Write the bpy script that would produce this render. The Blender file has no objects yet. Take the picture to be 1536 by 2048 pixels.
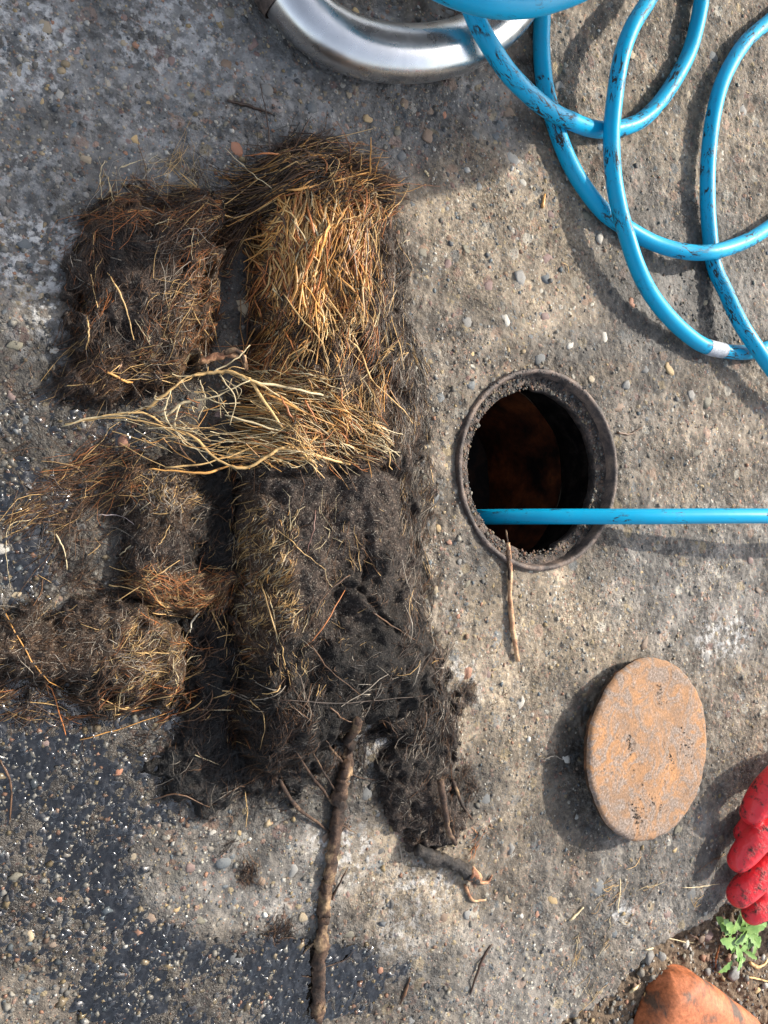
import bpy, math, random
import numpy as np
from mathutils import Vector

# ------------------------------------------------------------------ camera / sky / sun / exposure
SC = bpy.context.scene
COL = SC.collection
PI = math.pi
TH = math.radians(28.0)          # view axis off the vertical, leaning towards +X
CH = 0.60                        # camera height
FP = 1540.0                      # focal length in photo pixels (1536 x 2048)
cam = bpy.data.cameras.new('camera'); camo = bpy.data.objects.new('camera', cam); COL.objects.link(camo)
camo.location = (0, 0, CH); camo.rotation_euler = (0, -TH, 0)
cam.sensor_fit = 'VERTICAL'; cam.sensor_height = 36.0; cam.sensor_width = 27.0
cam.lens = 36.0 * FP / 2048.0
cam.clip_start = 0.01; cam.clip_end = 500
SC.camera = camo

SUN_EL = math.radians(38.0)
SUN_AZ = math.atan2(0.40, 0.93)  # direction TOWARDS the sun in XY, from +X
world = bpy.data.worlds.new('World'); SC.world = world; world.use_nodes = True
wn = world.node_tree; wn.nodes.clear()
wo = wn.nodes.new('ShaderNodeOutputWorld'); wb = wn.nodes.new('ShaderNodeBackground'); ws = wn.nodes.new('ShaderNodeTexSky')
ws.sky_type = 'NISHITA'; ws.sun_disc = False; ws.sun_elevation = SUN_EL
ws.sun_rotation = math.radians(90) - SUN_AZ
ws.air_density = 1.0; ws.dust_density = 3.0
wb.inputs['Strength'].default_value = 0.15
hs = wn.nodes.new('ShaderNodeHueSaturation'); hs.inputs['Saturation'].default_value = 0.55   # thin high haze greys the blue
wn.links.new(ws.outputs[0], hs.inputs['Color']); wn.links.new(hs.outputs[0], wb.inputs[0]); wn.links.new(wb.outputs[0], wo.inputs[0])
sl = bpy.data.lights.new('sun', 'SUN'); so = bpy.data.objects.new('sun', sl); COL.objects.link(so)
sl.energy = 2.9; sl.angle = math.radians(0.6); sl.color = (1.0, 0.93, 0.82)
sd = Vector((math.cos(SUN_EL) * math.cos(SUN_AZ), math.cos(SUN_EL) * math.sin(SUN_AZ), math.sin(SUN_EL)))
so.rotation_euler = sd.to_track_quat('Z', 'Y').to_euler()
so.location = (2, 1, 3)
SC.view_settings.view_transform = 'Standard'; SC.view_settings.look = 'None'
SC.view_settings.exposure = 1.12; SC.view_settings.gamma = 1.0; SC.view_settings.use_curve_mapping = False
SC.cycles.use_denoising = True

rng = np.random.default_rng(7)
random.seed(7)

# ------------------------------------------------------------------ pixel <-> place
CT, ST = math.cos(TH), math.sin(TH)
def G(px, py, z=0.0):
    """point of the place at height z seen at photo pixel (px, py)"""
    px = np.asarray(px, float); py = np.asarray(py, float)
    u = (px - 768) / FP; v = (1024 - py) / FP
    dx = u * CT + ST; dy = v; dz = u * ST - CT
    t = (np.asarray(z, float) - CH) / dz
    return dx * t, dy * t
def PX(X, Y, Z):
    X = np.asarray(X, float); Y = np.asarray(Y, float); Z = np.asarray(Z, float) - CH
    d = X * ST - Z * CT
    d = np.where(np.abs(d) < 1e-3, 1e-3, d)
    return 768 + FP * (X * CT + Z * ST) / d, 1024 - FP * Y / d, d

# ------------------------------------------------------------------ noise
_perm = np.random.default_rng(3).permutation(512).astype(np.int64)
_perm = np.concatenate([_perm, _perm, _perm])
_ang = np.random.default_rng(5).uniform(0, 2 * PI, 512)
_gx, _gy = np.cos(_ang), np.sin(_ang)
def perlin(x, y, seed=0):
    x = np.asarray(x, float) + seed * 17.31; y = np.asarray(y, float) + seed * 9.77
    xi = np.floor(x).astype(np.int64); yi = np.floor(y).astype(np.int64)
    xf = x - xi; yf = y - yi
    u = xf * xf * xf * (xf * (xf * 6 - 15) + 10); v = yf * yf * yf * (yf * (yf * 6 - 15) + 10)
    def g(ix, iy, fx, fy):
        h = _perm[(_perm[ix & 511] + iy) & 511]
        return _gx[h] * fx + _gy[h] * fy
    n00 = g(xi, yi, xf, yf); n10 = g(xi + 1, yi, xf - 1, yf)
    n01 = g(xi, yi + 1, xf, yf - 1); n11 = g(xi + 1, yi + 1, xf - 1, yf - 1)
    a = n00 + u * (n10 - n00); b = n01 + u * (n11 - n01)
    return (a + v * (b - a)) * 1.5
def fbm(x, y, f, o=4, seed=0, gain=0.5):
    s = 0; a = 1.0
    for k in range(o):
        s = s + a * perlin(x * f, y * f, seed + k * 3); f *= 2.03; a *= gain
    return s
def sstep(a, b, x):
    t = np.clip((np.asarray(x, float) - a) / (b - a), 0, 1); return t * t * (3 - 2 * t)
def poly_sd(x, y, poly):
    """signed distance, positive inside"""
    P = np.asarray(poly, float); n = len(P)
    d2 = np.full(x.shape, 1e9); ins = np.zeros(x.shape, bool)
    for i in range(n):
        x0, y0 = P[i]; x1, y1 = P[(i + 1) % n]
        ex, ey = x1 - x0, y1 - y0
        t = np.clip(((x - x0) * ex + (y - y0) * ey) / (ex * ex + ey * ey + 1e-18), 0, 1)
        d2 = np.minimum(d2, (x - x0 - t * ex) ** 2 + (y - y0 - t * ey) ** 2)
        c = ((y0 > y) != (y1 > y))
        with np.errstate(divide='ignore', invalid='ignore'):
            xi = ex * (y - y0) / (ey if abs(ey) > 1e-15 else 1e-15) + x0
        ins ^= (c & (x < xi))
    d = np.sqrt(d2)
    return np.where(ins, d, -d)

# ------------------------------------------------------------------ object helpers
def tag(o, label=None, cat=None, group=None, kind=None):
    if label: o['label'] = label
    if cat: o['category'] = cat
    if group: o['group'] = group
    if kind: o['kind'] = kind
    return o
def empty(name, loc, label, cat, group=None):
    o = bpy.data.objects.new(name, None); COL.objects.link(o); o.location = loc
    o.empty_display_size = 0.02
    return tag(o, label, cat, group)
def mesh_np(name, V, F, mat=None, attrs=None, smooth=True):
    """V (n,3); F (m,3) or (m,4)"""
    V = np.ascontiguousarray(V, np.float32); F = np.ascontiguousarray(F, np.int32)
    me = bpy.data.meshes.new(name)
    k = F.shape[1]
    me.vertices.add(len(V)); me.vertices.foreach_set('co', V.ravel())
    me.loops.add(F.size); me.loops.foreach_set('vertex_index', F.ravel())
    me.polygons.add(len(F)); me.polygons.foreach_set('loop_start', np.arange(0, F.size, k, dtype=np.int32))
    me.polygons.foreach_set('loop_total', np.full(len(F), k, np.int32))
    if smooth: me.polygons.foreach_set('use_smooth', np.ones(len(F), bool))
    for an, av in (attrs or {}).items():
        av = np.asarray(av, np.float32)
        if av.ndim == 1:
            a = me.attributes.new(an, 'FLOAT', 'POINT'); a.data.foreach_set('value', av)
        else:
            a = me.attributes.new(an, 'FLOAT_COLOR', 'POINT')
            a.data.foreach_set('color', np.concatenate([av, np.ones((len(av), 1), np.float32)], 1).ravel())
    me.update(calc_edges=True); me.validate(verbose=False)
    if mat: me.materials.append(mat)
    return me
def link(name, me, parent=None, loc=None):
    o = bpy.data.objects.new(name, me); COL.objects.link(o)
    if loc is not None: o.location = loc
    if parent is not None:
        o.parent = parent
        if loc is None: o.location = (-parent.location.x, -parent.location.y, -parent.location.z) if parent.type == 'EMPTY' else (0, 0, 0)
    return o
def mesh_list(name, V, F, mat=None, smooth=True):
    me = bpy.data.meshes.new(name); me.from_pydata([tuple(v) for v in V], [], F)
    if smooth: me.polygons.foreach_set('use_smooth', [True] * len(me.polygons))
    me.update()
    if mat: me.materials.append(mat)
    return me
def lathe(prof, n=96, rfun=None):
    """prof list of (r,z); closed around the axis"""
    V = []; F = []
    for i in range(n):
        a = 2 * PI * i / n
        for k, (r, z) in enumerate(prof):
            rr = r if rfun is None else rfun(k, a, r)
            V.append((rr * math.cos(a), rr * math.sin(a), z))
    m = len(prof)
    for i in range(n):
        j = (i + 1) % n
        for k in range(m - 1):
            F.append((i * m + k, j * m + k, j * m + k + 1, i * m + k + 1))
    return np.array(V), F
def smooth_path(P, per=8):
    """Catmull-Rom through P (n,3)"""
    P = np.asarray(P, float); n = len(P)
    Q = np.vstack([2 * P[0] - P[1], P, 2 * P[-1] - P[-2]])
    out = []
    for i in range(n - 1):
        p0, p1, p2, p3 = Q[i:i + 4]
        for s in range(per):
            t = s / per
            out.append(0.5 * ((2 * p1) + (-p0 + p2) * t + (2 * p0 - 5 * p1 + 4 * p2 - p3) * t * t + (-p0 + 3 * p1 - 3 * p2 + p3) * t ** 3))
    out.append(P[-1]); return np.array(out)
def tube(P, R, k=12, cap=True, wob=None):
    """tube mesh arrays (V, quad list) along P with radii R"""
    P = np.asarray(P, float); n = len(P); R = np.broadcast_to(np.asarray(R, float), (n,))
    T = np.gradient(P, axis=0); T /= (np.linalg.norm(T, axis=1, keepdims=True) + 1e-12)
    up = np.array([0, 0, 1.0]); U = np.zeros_like(P); last = None
    for i in range(n):
        if last is None:
            u = np.cross(T[i], up)
            if np.linalg.norm(u) < 1e-3: u = np.cross(T[i], [1, 0, 0])
        else: u = last - T[i] * np.dot(last, T[i])
        u /= np.linalg.norm(u); U[i] = u; last = u
    W = np.cross(T, U)
    a = np.arange(k) * 2 * PI / k
    rr = R[:, None] * np.ones((1, k))
    if wob is not None: rr = rr * wob(np.arange(n)[:, None], a[None, :])
    V = P[:, None, :] + rr[..., None] * (np.cos(a)[None, :, None] * U[:, None, :] + np.sin(a)[None, :, None] * W[:, None, :])
    V = V.reshape(-1, 3); F = []
    for i in range(n - 1):
        for j in range(k):
            F.append((i * k + j, i * k + (j + 1) % k, (i + 1) * k + (j + 1) % k, (i + 1) * k + j))
    V = list(map(tuple, V))
    if cap:
        F.append(tuple(range(k))[::-1]); F.append(tuple((n - 1) * k + j for j in range(k)))
    return V, F

# ------------------------------------------------------------------ materials
class NT:
    def __init__(s, name):
        s.m = bpy.data.materials.new(name); s.m.use_nodes = True; s.t = s.m.node_tree
        s.t.nodes.clear()
        s.out = s.t.nodes.new('ShaderNodeOutputMaterial'); s.b = s.t.nodes.new('ShaderNodeBsdfPrincipled')
        s.t.links.new(s.b.outputs[0], s.out.inputs[0])
        s.tc = s.t.nodes.new('ShaderNodeTexCoord').outputs['Object']
    def L(s, a, b): s.t.links.new(a, b)
    def noise(s, scale, detail=4, rough=0.55, dist=0.0, vec=None):
        n = s.t.nodes.new('ShaderNodeTexNoise'); n.inputs['Scale'].default_value = scale; n.inputs['Detail'].default_value = detail
        n.inputs['Roughness'].default_value = rough; n.inputs['Distortion'].default_value = dist
        s.L(vec or s.tc, n.inputs['Vector']); return n.outputs['Fac']
    def vor(s, scale, feature='F1', rnd=1.0, vec=None):
        n = s.t.nodes.new('ShaderNodeTexVoronoi'); n.inputs['Scale'].default_value = scale; n.feature = feature
        n.inputs['Randomness'].default_value = rnd
        s.L(vec or s.tc, n.inputs['Vector']); return n
    def ramp(s, fac, stops, interp='LINEAR'):
        n = s.t.nodes.new('ShaderNodeValToRGB'); e = n.color_ramp.elements; n.color_ramp.interpolation = interp
        while len(e) < len(stops): e.new(0.5)
        for q, (p, c) in zip(e, stops):
            q.position = p; q.color = (c, c, c, 1) if not hasattr(c, '__len__') else (*c, 1)
        s.L(fac, n.inputs[0]); return n.outputs[0]
    def mix(s, fac, a, b, mode='MIX'):
        n = s.t.nodes.new('ShaderNodeMix'); n.data_type = 'RGBA'; n.blend_type = mode
        for sock, v in ((n.inputs[0], fac), (n.inputs[6], a), (n.inputs[7], b)):
            if hasattr(v, 'is_linked') or hasattr(v, 'links'): s.L(v, sock)
            elif hasattr(v, '__len__'): sock.default_value = (*v, 1)
            else: sock.default_value = v if sock == n.inputs[0] else (v, v, v, 1)
        return n.outputs[2]
    def math(s, op, a, b=None, clamp=False):
        n = s.t.nodes.new('ShaderNodeMath'); n.operation = op; n.use_clamp = clamp
        for sock, v in ((n.inputs[0], a), (n.inputs[1], b)):
            if v is None: continue
            if hasattr(v, 'links'): s.L(v, sock)
            else: sock.default_value = v
        return n.outputs[0]
    def attr(s, name, out='Fac'):
        n = s.t.nodes.new('ShaderNodeAttribute'); n.attribute_name = name; return n.outputs[out]
    def info(s):
        return s.t.nodes.new('ShaderNodeObjectInfo').outputs['Random']
    def col(s, c):
        if hasattr(c, 'links'): s.L(c, s.b.inputs['Base Color'])
        else: s.b.inputs['Base Color'].default_value = (*c, 1)
    def set(s, **k):
        for n, v in k.items():
            i = s.b.inputs[n.replace('_', ' ')]
            if hasattr(v, 'links'): s.L(v, i)
            else: i.default_value = v
    def bump(s, h, strength=0.5, dist=0.002, chain=None):
        n = s.t.nodes.new('ShaderNodeBump'); n.inputs['Strength'].default_value = strength; n.inputs['Distance'].default_value = dist
        s.L(h, n.inputs['Height'])
        if chain is not None: s.L(chain, n.inputs['Normal'])
        s.L(n.outputs[0], s.b.inputs['Normal']); return n.outputs[0]

def mat_concrete():
    m = NT('weathered_concrete')
    n1 = m.noise(38, 7, 0.62); n2 = m.noise(260, 5, 0.6); n3 = m.noise(9, 4, 0.5)
    mortar = m.ramp(n1, [(0.30, (.050, .041, .033)), (0.46, (.135, .112, .088)), (0.60, (.235, .195, .15)), (0.78, (.36, .305, .235))])
    mortar = m.mix(m.math('MULTIPLY', m.attr('tan'), m.ramp(m.noise(48, 5, 0.65), [(0.36, .1), (0.62, .85)])), mortar, m.ramp(n2, [(0.3, (.22, .17, .115)), (0.7, (.42, .345, .245))]))
    mortar = m.mix(m.attr('grey'), mortar, m.ramp(n1, [(0.3, (.085, .083, .080)), (0.52, (.175, .172, .165)), (0.75, (.30, .295, .285))]))
    fine = m.ramp(n2, [(0.25, .45), (0.5, 1.0), (0.75, 1.55)])
    worn = m.ramp(m.noise(13, 4, 0.6, 0.5), [(0.42, 1.0), (0.60, .25)])
    mortar = m.mix(worn, mortar, m.mix(1.0, mortar, fine, 'MULTIPLY'))
    # sand and small stone
    stones = [(0.0, (.19, .185, .17)), (0.14, (.36, .28, .16)), (0.26, (.10, .095, .085)), (0.40, (.27, .17, .115)), (0.52, (.135, .155, .165)),
              (0.64, (.24, .22, .18)), (0.76, (.33, .21, .155)), (0.86, (.48, .45, .38)), (0.93, (.21, .12, .10))]
    warp = m.t.nodes.new('ShaderNodeTexNoise'); warp.inputs['Scale'].default_value = 90; warp.inputs['Detail'].default_value = 3; m.L(m.tc, warp.inputs['Vector'])
    wv = m.t.nodes.new('ShaderNodeVectorMath'); wv.operation = 'MULTIPLY_ADD'; m.L(warp.outputs['Color'], wv.inputs[0]); wv.inputs[1].default_value = (.007, .007, .007); m.L(m.tc, wv.inputs[2])
    for sc, thr in ((62, 0.66), (170, 0.60), (420, 0.5)):
        v = m.vor(sc, vec=wv.outputs[0] if sc < 400 else None)
        sep = m.t.nodes.new('ShaderNodeSeparateColor'); m.L(v.outputs['Color'], sep.inputs[0])
        c = m.ramp(sep.outputs[0], stones, 'CONSTANT')
        mask = m.math('MULTIPLY', m.ramp(sep.outputs[1], [(thr, 0.0), (thr + .03, 1.0)]), m.ramp(v.outputs['Distance'], [(0.34, 1.0), (0.42, 0.0)]))
        mortar = m.mix(m.math('MULTIPLY', mask, 0.55 if sc == 62 else 0.8), mortar, c)
        if sc == 170: vd = v.outputs['Distance']; mk = mask
    mortar = m.mix(1.0, mortar, m.ramp(m.noise(17, 5, 0.6, 0.4), [(0.30, .46), (0.50, .92), (0.68, 1.35)]), 'MULTIPLY')
    mortar = m.mix(m.math('MULTIPLY', worn, m.ramp(m.noise(150, 4, 0.7), [(0.32, .9), (0.42, 0.0)])), mortar, (.035, .030, .025))
    lim = m.math('MULTIPLY', m.attr('lime'), m.ramp(m.noise(115, 6, 0.68), [(0.48, 0.0), (0.60, 1.0)]))
    mortar = m.mix(lim, mortar, (.50, .49, .47))
    lim2 = m.ramp(m.noise(330, 3, 0.6), [(0.70, 0.0), (0.78, 0.7)])
    mortar = m.mix(lim2, mortar, (.50, .48, .44))
    soil = m.ramp(n2, [(0.25, (.045, .031, .021)), (0.55, (.15, .105, .068)), (0.8, (.29, .22, .145))])
    mortar = m.mix(m.attr('soil'), mortar, soil)
    damp_shade = m.attr('damp_shade'); wet = m.attr('wet')
    k = m.math('SUBTRACT', 1.0, m.math('MULTIPLY', m.math('SUBTRACT', damp_shade, m.math('MULTIPLY', wet, 0.06)), 0.74))
    cc = m.t.nodes.new('ShaderNodeCombineColor'); 
    for i in range(3): m.L(k, cc.inputs[i])
    mortar = m.mix(1.0, mortar, cc.outputs[0], 'MULTIPLY')
    m.col(mortar)
    r = m.math('SUBTRACT', 0.9, m.math('MULTIPLY', damp_shade, 0.48))
    r = m.math('SUBTRACT', r, m.math('MULTIPLY', wet, 0.20), clamp=True)
    m.set(Roughness=r); m.b.inputs['Specular IOR Level'].default_value = 0.42
    h = m.math('ADD', m.math('MULTIPLY', n2, 1.0), m.math('MULTIPLY', m.math('MULTIPLY', mk, m.ramp(vd, [(0.0, 1.0), (0.45, 0.0)])), 0.55))
    h = m.math('ADD', h, m.math('MULTIPLY', m.noise(900, 2, 0.5), 0.35))
    h = m.math('MULTIPLY', h, m.math('ADD', m.math('MULTIPLY', worn, .75), .25))
    m.bump(h, 1.0, 0.0034)
    return m.m
def mat_vcol(name, rough=0.6, bumpsc=900, bs=0.3, spec=0.4, dist=0.0006, var=0.35, vsc=300):
    m = NT(name); c = m.attr('col', 'Color')
    f = m.ramp(m.noise(vsc, 4, 0.6), [(0.25, 1 - var), (0.75, 1 + var)])
    m.col(m.mix(1.0, c, f, 'MULTIPLY')); m.set(Roughness=rough); m.b.inputs['Specular IOR Level'].default_value = spec
    m.bump(m.noise(bumpsc, 3), bs, dist); return m.m
def mat_core():
    m = NT('matted_root_mud')
    s = m.attr('straw'); n = m.noise(240, 6, 0.7); n2 = m.noise(700, 3, 0.6); big = m.noise(30, 3)
    mud = m.ramp(n, [(0.34, (.007, .005, .004)), (0.5, (.032, .022, .017)), (0.62, (.085, .060, .046)), (0.76, (.22, .16, .12))])
    straw = m.ramp(n, [(0.30, (.020, .012, .007)), (0.5, (.10, .055, .026)), (0.65, (.26, .15, .065)), (0.8, (.42, .28, .13))])
    c = m.mix(s, mud, straw)
    c = m.mix(m.attr('sludge_shade'), c, m.ramp(n, [(0.4, (.004, .0035, .003)), (0.6, (.014, .011, .009)), (0.75, (.05, .038, .03))]))
    spk = m.ramp(m.noise(820, 2, 0.5), [(0.60, 0.0), (0.70, 0.85)])
    c = m.mix(m.math('MULTIPLY', spk, m.attr('fleck')), c, (.42, .37, .30))
    m.col(c); m.set(Roughness=m.ramp(n2, [(0.3, .34), (0.7, .75)])); m.b.inputs['Specular IOR Level'].default_value = 0.28
    m.bump(m.math('ADD', n, n2), 0.9, 0.003); return m.m
def mat_hose(name, dirt, base=(.0005, .30, .52)):
    m = NT(name)
    n = m.noise(75, 6, 0.72, 0.6); n2 = m.noise(26, 3, 0.5)
    hv = m.attr('hco', 'Vector')
    sm = m.noise(210, 6, 0.78, 1.0, hv)
    b = m.mix(m.ramp(n2, [(0.3, 0.0), (0.7, 0.5)]), base, (.001, .38, .62))
    smear = m.math('MULTIPLY', m.ramp(sm, [(0.60 - dirt * .080, 0.0), (0.625 - dirt * .080, 1.0)]), m.ramp(n2, [(0.62 - .18 * dirt, 0.0), (0.70 - .18 * dirt, 1.0)]))
    haze = m.math('MULTIPLY', m.ramp(n, [(0.45, 0.0), (0.75, 0.18)]), dirt)
    c = m.mix(haze, b, (.10, .16, .18))
    c = m.mix(smear, c, (.020, .018, .016)); m.col(c)
    m.set(Roughness=m.ramp(smear, [(0.0, .38), (1.0, .42)])); m.b.inputs['Specular IOR Level'].default_value = 0.24
    m.bump(m.math('ADD', m.math('MULTIPLY', smear, 0.6), m.math('MULTIPLY', m.noise(120, 3), 0.3)), 0.25, 0.0012); return m.m
def mat_two(name, c1, c2, c3, sc, rough=0.7, bsc=300, bstr=0.4, spec=0.4, metallic=0.0, dist=0.0012, th=(0.38, 0.5, 0.64)):
    m = NT(name); n = m.noise(sc, 7, 0.62, 0.3)
    c = m.ramp(n, [(th[0], c1), (th[1], c2), (th[2], c3)])
    f = m.ramp(m.noise(sc * 9, 4, 0.65), [(0.28, .6), (0.72, 1.35)])
    m.col(m.mix(1.0, c, f, 'MULTIPLY')); m.set(Roughness=rough, Metallic=metallic); m.b.inputs['Specular IOR Level'].default_value = spec
    m.bump(m.math('ADD', n, m.noise(bsc, 5, 0.65)), bstr, dist); return m.m
def mat_pebble(name, c1, c2):
    m = NT(name); n = m.noise(140, 5, 0.6); n2 = m.noise(600, 3, 0.6)
    c = m.mix(m.ramp(n, [(0.3, 0.0), (0.7, 1.0)]), c1, c2)
    c = m.mix(m.ramp(n2, [(0.58, 0.0), (0.70, 0.4)]), c, (.19, .165, .135))
    c = m.mix(m.math('MULTIPLY', m.info(), 0.4), c, (.14, .12, .097))
    c = m.mix(m.ramp(m.noise(220, 5, 0.65), [(0.52, 0.0), (0.64, .6)]), c, (.17, .15, .125))
    m.col(c); m.set(Roughness=.62); m.bump(m.math('ADD', n, n2), .35, .001); return m.m
def mat_water(name='puddle_water', bumpy=1.0):
    m = NT(name); m.t.nodes.remove(m.b)
    tr = m.t.nodes.new('ShaderNodeBsdfTransparent'); tr.inputs[0].default_value = (.86, .85, .83, 1)
    gl = m.t.nodes.new('ShaderNodeBsdfGlossy'); gl.inputs['Roughness'].default_value = 0.07; gl.inputs['Color'].default_value = (1, 1, 1, 1)
    fr = m.t.nodes.new('ShaderNodeFresnel'); fr.inputs['IOR'].default_value = 1.75
    mx = m.t.nodes.new('ShaderNodeMixShader'); m.L(fr.outputs[0], mx.inputs[0]); m.L(tr.outputs[0], mx.inputs[1]); m.L(gl.outputs[0], mx.inputs[2])
    b = m.t.nodes.new('ShaderNodeBump'); b.inputs['Strength'].default_value = bumpy * .8; b.inputs['Distance'].default_value = 0.006
    m.L(m.noise(75, 2, 0.45), b.inputs['Height']); m.L(b.outputs[0], gl.inputs['Normal']); m.L(b.outputs[0], fr.inputs['Normal'])
    m.L(mx.outputs[0], m.out.inputs[0]); return m.m

M = {}
M['concrete'] = mat_concrete()
M['grit'] = mat_vcol('loose_grit', 0.75, 1500, 0.3, 0.4)
M['fiber'] = mat_vcol('root_fiber', 0.42, 1600, 0.3, 0.45, 0.0004, 0.3, 500)
M['core'] = mat_core()
M['hose'] = mat_hose('muddy_blue_hose', 0.85)
M['hose_clean'] = mat_hose('clean_blue_hose', 0.55)
M['water'] = mat_water(); M['bead'] = mat_water('water_bead', 0.15)
M['ledge'] = mat_two('dirty_iron_ledge', (.016, .012, .010), (.05, .037, .030), (.15, .105, .08), 90, .6, 420, .9, .4, dist=.0025)
M['iron'] = mat_two('old_iron', (.035, .026, .022), (.095, .068, .055), (.20, .138, .10), 55, .62, 420, .6, .5, dist=.0018)
M['neck_shade'] = mat_two('neck_shade_black', (.003, .003, .003), (.008, .006, .005), (.02, .015, .012), 70, .9, 420, .7, .05, dist=.002)  # near-black colour puts the shade below the ring into the neck
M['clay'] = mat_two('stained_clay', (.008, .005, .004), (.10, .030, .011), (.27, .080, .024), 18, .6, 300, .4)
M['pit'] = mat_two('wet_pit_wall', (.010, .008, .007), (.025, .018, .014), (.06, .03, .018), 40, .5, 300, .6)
M['chip'] = mat_two('pale_chip', (.30, .27, .24), (.46, .44, .40), (.58, .56, .52), 90, .8)
M['rust'] = None
def mat_rust():
    m = NT('rusted_cover'); a = m.noise(20, 6, 0.6, 0.8); b = m.noise(46, 7, 0.7, 1.2); c = m.noise(420, 4, 0.7); d = m.noise(12, 3, 0.5)
    base = m.ramp(a, [(0.34, (.22, .14, .090)), (0.5, (.30, .172, .095)), (0.66, (.37, .19, .085))])
    base = m.mix(m.ramp(b, [(0.45, 0.0), (0.57, .85)]), base, m.ramp(c, [(0.3, (.14, .11, .092)), (0.7, (.28, .235, .20))]))
    base = m.mix(m.ramp(m.noise(95, 5, 0.7), [(0.60, 0.0), (0.68, .8)]), base, (.075, .048, .032))
    base = m.mix(m.ramp(m.noise(60, 6, 0.75, 0.5), [(0.66, 0.0), (0.70, .8)]), base, (.46, .42, .36))
    base = m.mix(1.0, base, m.ramp(c, [(0.25, .55), (0.75, 1.4)]), 'MULTIPLY')
    m.col(base); m.set(Roughness=.88); m.b.inputs['Specular IOR Level'].default_value = .2
    m.bump(m.math('ADD', m.math('MULTIPLY', b, 1.5), m.math('ADD', c, m.math('MULTIPLY', d, 1.0))), .55, .0014); return m.m
M['rust'] = mat_rust()
M['rust_side'] = mat_two('dark_rust_edge', (.02, .015, .012), (.06, .035, .02), (.22, .10, .05), 60, .8, 260, .8, .3, dist=.002)
M['steel'] = mat_two('polished_steel', (.66, .66, .66), (.78, .78, .77), (.86, .86, .85), 30, .26, 120, .12, .5, 1.0, dist=.001)
M['bark'] = mat_two('root_bark', (.022, .014, .010), (.075, .042, .026), (.30, .20, .11), 48, .7, 380, .7, .35, dist=.0018, th=(0.40, 0.52, 0.66))
M['pale_root'] = mat_two('stripped_root', (.20, .085, .045), (.42, .24, .13), (.56, .38, .22), 70, .65, 420, .5, .35)
M['tape'] = mat_two('grey_tape', (.30, .32, .35), (.42, .44, .47), (.52, .54, .56), 60, .45, 300, .2)
M['mud'] = mat_two('dark_mud', (.010, .008, .007), (.026, .020, .016), (.06, .047, .036), 90, .5, 420, .9, .5, dist=.003)
M['sludge_shade'] = mat_two('black_sludge_shade', (.003, .003, .003), (.007, .006, .005), (.022, .017, .014), 120, .38, 420, .9, .35, dist=.003)  # real black mud, also painting the column's shadow in the gap
M['wet_stone'] = mat_vcol('wet_stone', 0.22, 1500, 0.3, 0.5)
M['terracotta'] = mat_two('dirty_terracotta', (.10, .062, .042), (.36, .115, .045), (.50, .17, .075), 30, .6, 260, .5, .35, th=(0.40, 0.50, 0.64))
def mat_steel():
    m = NT('polished_steel'); n = m.noise(16, 4, 0.6); m.col(m.ramp(n, [(0.3, (.52, .52, .52)), (0.7, (.78, .78, .77))])); m.set(Metallic=1.0, Roughness=m.ramp(m.noise(40, 5, 0.65), [(0.3, .20), (0.7, .36)]))
    m.bump(m.noise(30, 3, 0.5), .12, .002); return m.m
M['steel'] = mat_steel()
PEB = [mat_pebble('pebble_' + n, a, b) for n, a, b in (
    ('slate', (.075, .090, .100), (.135, .150, .155)), ('tan', (.33, .25, .15), (.42, .34, .22)), ('plum', (.17, .095, .085), (.24, .15, .13)),
    ('olive', (.13, .12, .085), (.21, .19, .13)), ('ochre', (.44, .28, .11), (.56, .40, .19)), ('pale', (.45, .42, .36), (.58, .55, .48)),
    ('dark', (.045, .045, .045), (.09, .088, .085)), ('brown', (.16, .10, .065), (.25, .17, .11)), ('brick', (.36, .13, .065), (.44, .20, .11)), ('grey', (.17, .17, .16), (.27, .265, .25)))]

# ------------------------------------------------------------------ ground: slab, soil, height map
XL, _ = G(910, 939); XR, _ = G(1234, 939)
PITX = float((XL + XR) / 2); PITY = float(G(1072, 939)[1]); PITR = float(G(1072, 737)[1] - G(1072, 1141)[1]) / 2
ST_ = 0.0018
gx = np.arange(-0.06, 0.92 + 1e-9, ST_); gy = np.arange(-0.67, 0.67 + 1e-9, ST_)
def grow(s, lim):
    o = []; d = ST_ * 2; p = 0.0
    while p < lim: p += d; d *= 1.32; o.append(p)
    return np.array(o)
gr = grow(ST_, 60.0)
ax = np.concatenate([(gx[0] - gr)[::-1], gx, gx[-1] + gr]); ay = np.concatenate([(gy[0] - gr)[::-1], gy, gy[-1] + gr])
XX, YY = np.meshgrid(ax, ay, indexing='ij')
edge_px = [(1095, 2075), (1150, 2035), (1210, 2000), (1268, 1955), (1300, 1908), (1335, 1893), (1372, 1868), (1430, 1832), (1480, 1795), (1570, 1735)]
E = np.array([G(a, b) for a, b in edge_px])
soil_poly = [tuple(E[0] + (E[0] - E[2]) / np.linalg.norm(E[0] - E[2]) * 70)] + [tuple(e) for e in E] + [tuple(E[-1] + (E[-1] - E[-3]) / np.linalg.norm(E[-1] - E[-3]) * 70), (70, -140), (-70, -140)]
wx = XX + 0.007 * perlin(XX * 42, YY * 42, 21) + 0.0032 * perlin(XX * 190, YY * 190, 22)
wy = YY + 0.007 * perlin(XX * 42, YY * 42, 23) + 0.0032 * perlin(XX * 190, YY * 190, 24)
sdS = poly_sd(wx, wy, soil_poly)
soil = sstep(-0.0005, 0.0030, sdS)
near = (np.abs(XX - 0.43) < 0.55) & (np.abs(YY) < 0.75)
vpx, vpy, _d = PX(XX, YY, np.zeros_like(XX))
WARP = [0.36 * fbm(XX, YY, 12, 5, 31 + k, 0.62) for k in range(3)]
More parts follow.
